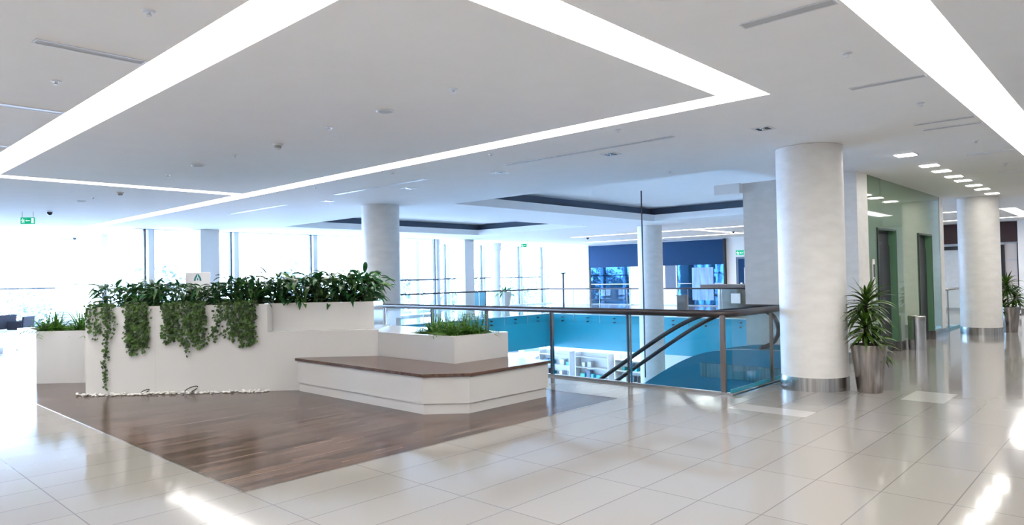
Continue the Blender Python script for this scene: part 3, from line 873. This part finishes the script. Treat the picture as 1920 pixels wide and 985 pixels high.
for k in range(5):
    lv, l2, stm = lily(k + 20, .50 + .06 * (k % 3), 54)
    t = thing('leafy_plant', LL, 'plant', (0, 0, 0), group='leafy plants on the tall planter')
    lv.build('leaves', 'lily', t, smooth=True); l2.build('pale_leaves', 'lily2', t, smooth=True); stm.build('stems', 'stem', t)
    protos.append((t, kids(t)))
rl = random.Random(5)
spots = []
for k in range(15): spots.append((.16 + k * .295 + rl.uniform(-.05, .05), (.24 if k < 9 else .48) + rl.uniform(-.05, .05)))
for k in range(12): spots.append((.25 + k * .36 + rl.uniform(-.06, .06), .80 + rl.uniform(-.1, .1)))
for i, (u, v) in enumerate(spots):
    p, ch = protos[i % 5]
    loc = uv(min(u, 4.22), v, 1.27); rz = rl.uniform(0, 6.28); s = rl.uniform(.82, 1.0) * (1.08 if u > 2.6 else .80 if .8 < u < 1.9 else .95)
    if i < 5: p.location = loc; p.rotation_euler = (0, 0, rz); p.scale = (s, s, s)
    else: dup(p, loc, rz, s, tree=ch)

def ivy(name, label, u0, u1, strands, seed, density=1.0):
    r = random.Random(seed)
    um = (u0 + u1) / 2
    t = thing(name, label, 'plant', uv(um, 0, PT), group='ivy over the tall planter', world=True)
    st = MB(); lv = MB()
    for (us, ue, zb) in strands:
        N = max(6, int((PT - zb) / .05)); pts = []
        ph = r.uniform(0, 6)
        pts.append(Vector(uv(us, .12, PT - .02))); pts.append(Vector(uv(us, .03, PT + .03)))
        for i in range(N + 1):
            q = i / N
            z = PT + .0 + (zb - PT) * q
            u = us + (ue - us) * q + .018 * math.sin(q * 9 + ph)
            pts.append(Vector(uv(u, -.018 - .012 * math.sin(q * 7 + ph) - .01, z)))
        st.tube(pts, .003, 4, .0018, caps=False)
        for i, p in enumerate(pts[1:]):
            for _ in range(max(1, int(r.uniform(2, 4.2) * density))):
                off = Vector(uv(r.gauss(0, .025), -abs(r.gauss(.012, .018)))) - Vector(uv(0, 0)) if False else None
                du = r.gauss(0, .022); dv = -abs(r.gauss(.01, .02)); dz = r.uniform(-.03, .03)
                c = p + Vector(((du + dv) * D, (-du + dv) * D, dz))
                s = r.uniform(.016, .030)
                # lobed leaf facing outward (-v) and a little up
                nrm = Vector((-D + r.uniform(-.6, .6), -D + r.uniform(-.6, .6), r.uniform(-.2, .8))).normalized()
                e1 = nrm.cross(Vector((r.uniform(-.4, .4), r.uniform(-.4, .4), 1))).normalized(); e2 = nrm.cross(e1).normalized()
                n = len(lv.v)
                prof = [(0, 1.25), (.45, .45), (1.0, .35), (.6, -.25), (.35, -.7), (0, -.5), (-.35, -.7), (-.6, -.25), (-1.0, .35), (-.45, .45)]
                lv.v += [tuple(c + e1 * a * s - e2 * b_ * s * -1 + nrm * (.2 * s * (1 - abs(a)))) for a, b_ in prof]
                lv.f.append(tuple(range(n, n + len(prof))))
    st.build('vine_stems', 'stem', t); lv.build('leaves', 'ivy', t)
def strands(u0, u1, n, zlo, zhi, seed):
    r = random.Random(seed); out = []
    for k in range(n):
        u = u0 + (u1 - u0) * (k + .5) / n + r.uniform(-.03, .03)
        out.append((u, u + r.uniform(-.04, .04), r.uniform(zlo, zhi)))
    return out
ivy('trailing_ivy', 'longest ivy, thinning to a single strand that reaches down to the pebbles', 0, .5, strands(.02, .45, 8, .85, 1.12, 1) + [(.36, .30, .10), (.40, .33, .55)], 31)
ivy('trailing_ivy', 'broadest dense ivy curtain, second from the sharp end of the tall planter', .6, .97, strands(.62, .95, 17, .62, .85, 2), 32, 1.3)
ivy('trailing_ivy', 'dense ivy tuft third from the sharp end of the tall planter', 1.2, 1.45, strands(1.2, 1.42, 11, .74, .9, 3), 33, 1.15)
ivy('trailing_ivy', 'dense ivy tuft with a lone sprig dangling lowest of the middle pair', 1.5, 1.8, strands(1.5, 1.80, 13, .68, .84, 4) + [(1.6, 1.58, .58)], 34, 1.2)
ivy('trailing_ivy', 'thin ivy sweeping sideways in a loop towards the middle pair of tufts', 1.95, 2.15, [(2.14, 1.85, .74), (2.06, 1.95, .80), (2.0, 1.98, .95), (2.12, 2.02, .85)], 35)
ivy('trailing_ivy', 'narrow ivy tuft between the sideways loop and the last dense tuft', 2.15, 2.32, strands(2.15, 2.30, 6, .72, .9, 6), 36)
ivy('trailing_ivy', 'last dense ivy tuft next to the recess in the tall planter', 2.35, 2.6, strands(2.36, 2.60, 12, .70, .85, 7), 37, 1.2)

def tuft(seed, h, n=60, spread=.5):
    r = random.Random(seed); lv = MB()
    for k in range(n):
        a = r.uniform(0, 2 * PI); tilt = r.random() ** .7 * spread
        d = Vector((math.cos(a) * tilt * 1.6, math.sin(a) * tilt * 1.6, 1))
        b0 = Vector((r.uniform(-.05, .05), r.uniform(-.05, .05), 0))
        L = h * r.uniform(.6, 1.25)
        # frond: rachis with small blades
        add_leaf(lv, b0, d, L, r.uniform(.014, .026), r.uniform(.5, 1.5), r, fold=.1, segs=6)
        if k % 2 == 0:
            p = b0.copy(); dd = d.normalized(); drp = r.uniform(.5, 1.3)
            for s in range(7):
                dd = (dd + Vector((0, 0, -drp / 7))).normalized(); p = p + dd * L / 8
                sd = dd.cross(Vector((0, 0, 1)))
                if sd.length < .01: continue
                sd.normalize()
                for sg in (-1, 1):
                    add_leaf(lv, p, dd * .5 + sd * sg, L * .22, .016, .4, r, fold=.05, segs=2)
    return lv
tp_ = []
for k in range(3):
    t = thing('fern', 'bushy green fern tuft in the low planter box behind the bench seat', 'plant', (0, 0, 0), group='ferns behind the bench')
    tuft(50 + k, .34, 54, 1.0).build('fronds', 'fern', t)
    tp_.append((t, kids(t)))
sp = [(6.70, 7.42), (6.92, 7.38), (7.18, 7.40), (6.72, 7.72), (7.0, 7.72), (7.25, 7.75), (6.85, 8.05), (7.15, 8.05)]
for i, (x, y) in enumerate(sp):
    p, ch = tp_[i % 3]
    if i < 3: p.location = (x, y, .83); p.rotation_euler = (0, 0, i)
    else: dup(p, (x, y, .83), i * 1.3, .85 + .05 * (i % 4), tree=ch)
o = dup(tp_[0][0], (6.75, 8.22, .83), 2.2, .42, label='lone small fern sprig in the low planter box apart from the bushy tufts', tree=tp_[0][1])
LF = 'bushy green fern tuft in the white planter box behind the tall planter end'
for i, (x, y) in enumerate(((3.28, 14.32), (3.42, 14.28), (3.7, 14.0), (3.95, 13.72), (4.2, 13.45), (3.5, 14.6), (3.85, 14.35), (4.2, 13.95), (3.5, 15.0), (4.5, 13.5), (4.0, 14.7))):
    dup(tp_[i % 3][0], (x, y, .85), i * 1.9, 1.02 + .06 * (i % 3), label=LF, group='ferns in the planter behind', tree=tp_[i % 3][1])

# potted dracaenas
def dracaena(loc, rz, label, sc=1.0):
    r = random.Random(77)
    t = thing('potted_dracaena', label, 'potted plant', loc, rz, group='dracaenas in steel pots')
    t.scale = (sc,) * 3
    H_ = .66
    pot = MB().lathe([(.155, 0), (.16, .005), (.235, H_), (.222, H_), (.21, H_ - .06), (.0, H_ - .06)], k=48).build('pot', 'steelpot', t, smooth='auto')
    MB().lathe([(0, H_ - .07), (.212, H_ - .065), (.0, H_ - .05)], k=24).build('soil', 'soil', pot)
    canes = [((.03, .02), .64, .03), ((-.06, .03), .34, -.07), ((.05, -.06), .10, .10)]
    lv = MB()
    for (cx, cy), h, lean in canes:
        top = Vector((cx + lean, cy + lean * .4, H_ - .06 + h))
        cn = MB(); cn.tube([(cx, cy, H_ - .08), (cx + lean * .4, cy, H_ - .06 + h * .5), top], .018, 8, .014)
        cn.build('cane', 'cane', t, smooth=True)
        n = 84 if h > .6 else 60
        for k in range(n):
            a = k * 2.399 + r.uniform(-.2, .2)
            q = k / n
            el = 1.35 - 1.55 * (1 - q) ** .8
            d = Vector((math.cos(a) * math.cos(el), math.sin(a) * math.cos(el), math.sin(el)))
            add_leaf(lv, top + Vector((0, 0, -.16 + .18 * q)), d, r.uniform(.32, .46) * (.85 if h < .6 else 1), r.uniform(.036, .052), r.uniform(.7, 1.6), r, fold=.15, segs=6)
    lv.build('leaves', 'drac', t, smooth=True)
    return t
dr = dracaena((10.40, 2.93, 0), 0, 'potted dracaena in a tapered steel pot beside the thick nearest column')
dup(dr, (22.1, 2.79, 0), 2.0, 1.0, label='potted dracaena in a tapered steel pot by the shop beyond the farther column')

# litter bin
t = thing('litter_bin', 'cylindrical polished steel litter bin standing by the lift wall', 'bin', (16.42, 3.68, 0))
MB().lathe([(.155, 0), (.155, .02), (.165, .02), (.165, .62)], k=40).build('body', 'steel2', t, smooth='auto')
MB().lathe([(.168, .62), (.168, .70), (.15, .715), (.12, .715), (.10, .66), (0, .66)], k=40).build('lid', 'steel', t, smooth='auto')

# tall pot with palm
t = thing('potted_palm', 'small palm in a tall white tapered pot near the far windows', 'potted plant', (25.2, 24.0, 0))
MB().lathe([(.20, 0), (.34, .95), (.29, .95), (.0, .88)], k=24).build('pot', 'signw', t, smooth='auto')
r9 = random.Random(9); lv = MB()
for k in range(26):
    a = k * 2.4; el = r9.uniform(.3, 1.3)
    add_leaf(lv, (0, 0, .9), (math.cos(a) * math.cos(el), math.sin(a) * math.cos(el), math.sin(el)), r9.uniform(.55, .85), .10, r9.uniform(.8, 1.6), r9, segs=6)
lv.build('fronds', 'palm', t, smooth=True)

# teal board
t = thing('display_board', 'teal board in a silver frame standing near the far windows', 'board', (24.0, 25.0, 0), -.7)
MB().box(-.55, .55, -.02, .02, .25, .95).build('panel', 'pale_teal', t)
f = MB(); f.box(-.60, -.55, -.03, .03, 0, 1.05).box(.55, .60, -.03, .03, 0, 1.05).box(-.55, .55, -.03, .03, .95, 1.0).box(-.55, .55, -.03, .03, .2, .25)
f.build('frame', 'steel', t)

# signboard behind the planter
t = thing('signboard', 'small pale signboard with a teal emblem standing behind the tall planter', 'sign', (6.62, 16.0, 0), -.75)
sgn = MB().box(-.27, .27, -.015, .015, 1.35, 1.93).build('panel', 'signw', t, bevel=.005)
MB().lathe([(.2, 0), (.2, .02), (.02, .03), (.02, 1.4)], k=24).build('stand', 'steel2', t, loc=(0, .04, 0))
lg = MB()
for sg in (-1, 1):
    pts = [(0, 1.90), (.03, 1.88), (.075, 1.80), (.085, 1.74), (.045, 1.74), (.035, 1.80), (0.012, 1.83)]
    n = len(lg.v)
    q = [(sg * x, -.019, z) for x, z in pts]
    lg.quad(*(q if sg > 0 else q[::-1]))
lg.box(-.012, .012, -.021, -.017, 1.75, 1.80)
lg.build('emblem', 'teal', sgn)

# armchairs in the far seating corner
def armchair(loc, rz, label):
    t = thing('armchair', label, 'chair', loc, rz, group='armchairs by the far windows')
    MB().box(-.34, .34, -.30, .32, .28, .42).build('seat', 'sofa', t, bevel=.02)
    MB().prism_x([(-.34, .28), (-.26, .28), (-.30, .76), (-.38, .76)], -.36, .36).build('backrest', 'sofa', t, bevel=.02)
    for sx in (-1, 1):
        MB().box(sx * .36 - .04, sx * .36 + .04, -.30, .30, .28, .60).build('armrest', 'sofa', t, bevel=.015)
        for y in (-.28, .28):
            MB().tube([(sx * .33, y, .28), (sx * .36, y * 1.05, 0)], .014, 8).build('leg', 'steel2', t)
    t.scale = (.78, .78, .9)
    return t
a1 = armchair((5.62, 27.72, 0), .78, 'dark charcoal armchair seen from behind next to the fern planter')
dup(a1, (5.05, 28.0, 0), .6, 1.0, label='dark charcoal armchair at the picture edge beyond the other armchair')

# reception desk across the void
t = thing('reception_desk', 'curved reception desk with brown stone top in front of the far service door', 'desk', (27.0, 12.6, 0))
MB().box(-.45, .45, -1.6, 1.35, 1.08, 1.22).build('counter_top', 'desk', t, bevel=.01)
cb = MB(); N = 10
poly = []
for k in range(N + 1):
    a = -PI / 2 + PI * k / N
    poly.append((.12 - .42 * math.cos(a) * .9, -.2 + 1.05 * math.sin(a)))
cb.prism(poly + [(.40, .85), (.40, -1.25)], 0, 1.08)
cb.build('body', 'deskpanel', t)
MB().box(-.36, -.34, -.35, .05, .45, .85).build('notice', 'signw', t)
t = thing('kiosk', 'brown stone pedestal behind the far balustrade near the reception desk', 'pedestal', (27.0, 15.05, 0))
MB().box(-.12, .12, -.2, .2, 0, .72).build('body', 'desk', t, bevel=.01)
MB().box(-.15, .15, -.23, .23, .72, .76).build('cap', 'desk', t)

# ------------------------------------------------------------------ ceiling fittings
def sprinkler(x, y, label, z=CZ):
    t = thing('sprinkler', label, 'sprinkler', (x, y, z), group='ceiling sprinklers')
    MB().lathe([(.0, -.035), (.018, -.035), (.02, -.028), (.012, -.02), (.012, -.008), (.038, -.006), (.042, 0)], k=20).build('head', 'fixture', t, smooth='auto')
sp0 = [(4.43, 4.85, 'tiny sprinkler in the near panel closest to its corner by the column'), (4.47, 7.07, 'tiny sprinkler in the near panel between round speaker and smoke detector'),
       (4.47, 9.51, 'tiny sprinkler in the near panel between smoke detector and second speaker'), (4.47, 11.95, 'tiny sprinkler in the near panel closest to its far edge'),
       (7.15, 4.82, 'tiny sprinkler just outside the cove corner, first beside the long vent'), (7.18, 7.07, 'tiny sprinkler outside the cove beside the near end of the first long vent'),
       (7.16, 9.40, 'tiny sprinkler outside the cove beside the second long vent'), (7.17, 11.86, 'tiny sprinkler outside the cove at the far end of the second long vent'),
       (6.07, 1.81, 'tiny sprinkler between the two cove lights, nearest the camera'), (8.50, 1.80, 'tiny sprinkler beside the straight cove light between the broken short vents'),
       (11.62, 1.79, 'tiny sprinkler beside the straight cove light above the first downlight'), (14.59, 1.83, 'tiny sprinkler beside the straight cove light above the fourth downlight'),
       (1.70, 7.05, 'tiny sprinkler outside the cove below the stained vent'), (1.69, 4.82, 'tiny sprinkler at the picture top above the stained vent'),
       (10.73, 6.17, 'tiny sprinkler in the ceiling between coffer and thick column'), (4.5, 16.0, 'tiny sprinkler past the panel between detector and far speaker')]
for s in sp0: sprinkler(*s)
def speaker(x, y, label, r=.095):
    t = thing('ceiling_speaker', label, 'speaker', (x, y, CZ), group='round ceiling speakers')
    MB().lathe([(0, -.008), (r * .8, -.008), (r * .8, -.004)], k=28).build('grille', 'vent', t)
    MB().lathe([(r * .8, -.004), (r * .82, -.014), (r, -.010), (r * 1.02, 0)], k=28).build('ring', 'fixture', t, smooth='auto')
speaker(4.47, 5.98, 'largest looking round ceiling speaker in the middle of the near panel')
speaker(4.44, 10.69, 'round ceiling speaker in the near panel towards the windows')
speaker(4.5, 16.8, 'round bright ceiling speaker beyond the near panel close to the exit sign')
def detector(x, y, label):
    t = thing('smoke_detector', label, 'smoke detector', (x, y, CZ), group='smoke detectors')
    bs = MB().lathe([(.062, -.022), (.068, 0)], k=24).build('base', 'signw', t)
    ch = MB().lathe([(0, -.075), (.028, -.072), (.042, -.055), (.042, -.022)], k=24).build('chamber', 'signw', t, smooth='auto')
    for z in (-.030, -.040, -.050):
        MB().lathe([(.0425, z - .0025), (.0445, z), (.0425, z + .0025)], k=24).build('slot', 'black', ch)
detector(4.52, 8.38, 'white smoke detector hanging under the near ceiling panel')
detector(4.64, 14.81, 'white smoke detector beyond the near panel above the fern planter')
def dome(x, y, label):
    t = thing('dome_camera', label, 'camera', (x, y, CZ), group='dome cameras')
    MB().lathe([(.075, -.03), (.08, 0)], k=20).build('mount', 'fixture', t)
    MB().lathe([(0, -.10), (.03, -.095), (.055, -.07), (.062, -.03)], k=20).build('dome', 'darkglass', t, smooth=True)
dome(4.55, 19.5, 'dark dome camera on the ceiling near the hanging exit sign')
dome(7.7, 29.6, 'small dark dome camera above the far corner pillar')
dome(28.2, 13.2, 'small dark dome camera under the distant cove light over the service door')
dome(26.2, 19.5, 'small dark dome camera in the ceiling before the navy shopfront')
def recessed(x, y, label, dark):
    t = thing('recessed_spotlight', label, 'spotlight', (x, y, CZ), group='square recessed spotlights')
    f = MB(); a, b_ = .085, .115
    for s in ((-b_, b_, -b_, -a), (-b_, b_, a, b_), (-b_, -a, -a, a), (a, b_, -a, a)): f.box(*s, -.008, 0)
    f.build('frame', 'fixture', t)
    rc = MB().box(-a, a, -a, a, -.004, .0).build('recess', 'black' if dark else 'vent', t)
    for s in (-.04, .04):
        MB().lathe([(.0, -.010), (.03, -.010), (.034, -.004)], k=14).build('lens', 'steel2', rc, loc=(s, 0, 0))
recessed(8.49, 3.54, 'square dark recessed spotlight nearest the thick column', True)
recessed(8.52, 5.88, 'square recessed spotlight beside the first long vent', True)
recessed(8.55, 8.23, 'square recessed spotlight between the first and second long vents', False)
recessed(8.62, 10.81, 'square recessed spotlight beside the second long vent', False)
recessed(8.58, 13.69, 'square recessed spotlight farthest along, before the round column', False)
def downlight(x, y, label):
    t = thing('downlight', label, 'ceiling light', (x, y, CZ), group='row of square downlights by the lifts')
    MB().box(-.15, .15, -.15, .15, -.010, 0).build('frame', 'fixture', t, bevel=.003)
    MB().box(-.13, .13, -.13, .13, -.016, -.010).build('diffuser', 'lamp', t)
names = ['first', 'second', 'third', 'fourth', 'fifth', 'sixth', 'seventh', 'eighth']
for n, x in zip(names, (12.13, 13.7, 14.65, 15.7, 16.6, 17.76, 18.75, 20.06)):
    downlight(x, 2.80, '%s glowing square downlight of the row by the lifts, counted from the thick column' % n)
def vent(x0, x1, y0, y1, label, bright):
    t = thing('linear_vent', label, 'vent', ((x0 + x1) / 2, (y0 + y1) / 2, CZ), group='linear ceiling vents', world=True)
    e = .012
    MB().box(x0 + e, x1 - e, y0 + e, y1 - e, CZ - .003, CZ).build('grille', 'vent_bright' if bright else 'vent', t)
    f = MB().box(x0, x1, y0, y0 + e, CZ - .007, CZ).box(x0, x1, y1 - e, y1, CZ - .007, CZ).box(x0, x0 + e, y0 + e, y1 - e, CZ - .007, CZ).box(x1 - e, x1, y0 + e, y1 - e, CZ - .007, CZ)
    f.build('frame', 'fixture', t)
    lx, ly = x1 - x0, y1 - y0
    if max(lx, ly) > 2:
        k = int(max(lx, ly) / 1.0)
        for i in range(1, k):
            if ly > lx: MB().box(x0 + e, x1 - e, y0 + ly * i / k - .01, y0 + ly * i / k + .01, CZ - .007, CZ).build('divider', 'fixture', t)
vent(8.0, 8.10, 4.56, 7.59, 'long thin vent parallel to the cove, nearest the thick column', False)
vent(8.03, 8.13, 9.63, 12.59, 'long thin vent parallel to the cove, before the round column', True)
vent(8.2, 8.30, 14.94, 17.91, 'long thin vent parallel to the cove, nearest the windows', True)
vent(1.30, 2.06, 5.92, 6.04, 'stained linear vent meeting the cove light, nearest of three', False)
vent(1.20, 2.06, 8.26, 8.38, 'bright linear vent meeting the cove light, middle of three', True)
vent(1.20, 2.06, 10.72, 10.84, 'linear vent meeting the cove light at the picture edge, farthest of three', True)
vent(4.78, 4.90, 1.50, 2.16, 'linear vent meeting the straight cove light, nearest of the walkway vents', False)
vent(7.26, 7.36, 1.50, 2.16, 'linear vent meeting the straight cove light, second of the walkway vents', False)
vent(9.68, 9.78, 1.50, 2.14, 'linear vent meeting the straight cove light, nearer of a close pair', False)
vent(10.14, 10.24, 1.50, 2.14, 'linear vent meeting the straight cove light, farther of a close pair', False)
vent(12.88, 12.98, 1.50, 2.12, 'linear vent meeting the straight cove light, next after the close pair', True)
vent(15.9, 16.0, 1.50, 2.11, 'linear vent meeting the straight cove light, last of the walkway vents', True)

# exit signs
def exit_sign(loc, rz, label, hang=True, w=.40, h=.20):
    t = thing('exit_sign', label, 'exit sign', loc, rz, group='green exit signs')
    pnl = MB().box(-w / 2, w / 2, -.015, .015, -h, 0).build('panel', 'exit_green', t)
    g = MB(); y0, y1 = -.019, -.015
    k = w / .40
    def bx(a, b, c_, d): g.box(a * k, b * k, y0, y1, c_ * k, d * k)
    # arrow
    bx(-.02, .07, -.108, -.092)
    g.prism([(0, 0)] * 0 or [(-.05 * k, y0), (-.02 * k, y0), (-.02 * k, y1), (-.05 * k, y1)], -.104 * k, -.096 * k)
    g.quad((-.055 * k, y0, -.10 * k), (-.015 * k, y0, -.128 * k), (-.015 * k, y0, -.072 * k))
    # door
    bx(.115, .18, -.175, -.025)
    g.build('arrow_and_door', 'exit_white', pnl)
    p = MB()
    p.tube([(-.135 * k, -.018, -.045 * k), (-.135 * k, -.017, -.044 * k)], .016 * k, 8)
    def limb(a, b, c_=None):
        pts = [(a[0] * k, -.018, a[1] * k), (b[0] * k, -.018, b[1] * k)] + ([(c_[0] * k, -.018, c_[1] * k)] if c_ else [])
        p.tube(pts, .009 * k, 6)
    limb((-.13, -.065), (-.12, -.115)); limb((-.13, -.07), (-.165, -.08), (-.175, -.10)); limb((-.128, -.07), (-.10, -.09), (-.08, -.08))
    limb((-.12, -.115), (-.15, -.135), (-.15, -.17)); limb((-.12, -.115), (-.09, -.135), (-.105, -.17))
    p.build('running_figure', 'exit_white', pnl)
    if hang:
        for s in (-1, 1):
            MB().tube([(s * w * .4, 0, 0), (s * w * .4, 0, CZ - loc[2])], .006, 6).build('hanger', 'steel', t)
exit_sign((4.20, 19.95, 3.36), -.75, 'green running figure exit sign hanging near the bright far windows', w=.32, h=.16)
exit_sign((25.2, 22.6, 3.31), -.75, 'tiny green exit sign hanging near the far windows beyond the void', w=.34, h=.17)
exit_sign((SX - .03, 15.05, 2.82), -PI / 2, 'green exit sign above the dark service door across the void', hang=False, w=.55, h=.24)

# ------------------------------------------------------------------ outside: trees and a parked car
def tree_mesh(seed):
    r = random.Random(seed); lv = MB(); tk = MB()
    tk.tube([(0, 0, 0), (.1, 0, 1.5), (0, .1, 3.4)], .16, 8, .09)
    blobs = [(r.uniform(-1.4, 1.4), r.uniform(-1.4, 1.4), r.uniform(3.0, 6.2), r.uniform(.7, 1.2)) for _ in range(13)]
    for b_ in blobs:
        tk.tube([(0, .05, 2.6), (b_[0] * .5, b_[1] * .5, (2.6 + b_[2]) / 2), (b_[0], b_[1], b_[2])], .05, 5, .015)
        for _ in range(95):
            d = Vector((r.gauss(0, 1), r.gauss(0, 1), r.gauss(0, 1))).normalized() * b_[3] * r.uniform(.5, 1)
            c = Vector(b_[:3]) + d
            a = Vector((r.gauss(0, 1), r.gauss(0, 1), r.gauss(0, 1))).normalized(); e = a.orthogonal().normalized(); s = r.uniform(.10, .2)
            lv.quad(c - e * s, c + a.cross(e) * s * .5, c + e * s, c - a.cross(e) * s * .5)
    return lv, tk
tps = []
for k in range(3):
    lv, tk = tree_mesh(90 + k)
    t = thing('tree', 'pale washed out tree seen through the windows', 'tree', (0, 0, 0), group='trees outside the windows')
    tk.build('trunk', 'bark', t, smooth=True); lv.build('crown', 'treeleaf', t)
    tps.append((t, kids(t)))
for i, (x, y, s) in enumerate(((4.5, 38, .95), (0.5, 39, 1.0), (12.6, 36, 1.1), (19.0, 34.5, 1.05), (27.0, 36, 1.05), (34.5, 38, 1.05), (39.5, 37, 1.0), (46, 40, 1.1), (8, 40, .9))):
    p, ch = tps[i % 3]
    if i < 3: p.location = (x, y, LZ - .05); p.scale = (s, s, s)
    else: dup(p, (x, y, LZ - .05), i * 2.1, s, tree=ch)
def car(loc, rz, label):
    t = thing('car', label, 'car', loc, rz)
    prof = [(-2.1, .35), (2.1, .35), (2.15, .7), (1.9, .85), (1.1, .92), (.45, 1.40), (-1.2, 1.42), (-2.0, .95), (-2.15, .8)]
    cbd = MB().prism_x(prof, -.85, .85).build('body', 'carpaint', t, bevel=.05)
    for s in (-1, 1):
        MB().prism_x([(.95, .93), (.42, 1.32), (-1.15, 1.34), (-1.75, .96)], s * .852 - .006, s * .852 + .006).build('side_window', 'darkglass', cbd)
        for y in (-1.35, 1.35):
            w_ = MB().lathe([(.30, -.1), (.33, -.06), (.33, .06), (.30, .1)], k=24).build('wheel', 'rubber', t)
            w_.matrix_local = Matrix.Translation((s * .80, y, .33)) @ Matrix.Rotation(PI / 2, 4, 'Y')
car((37.0, 34.0, LZ - .05), .9, 'pale car parked outside, seen below the turquoise slab edge')

for o in bpy.data.objects:
    if '_world' in o: del o['_world']
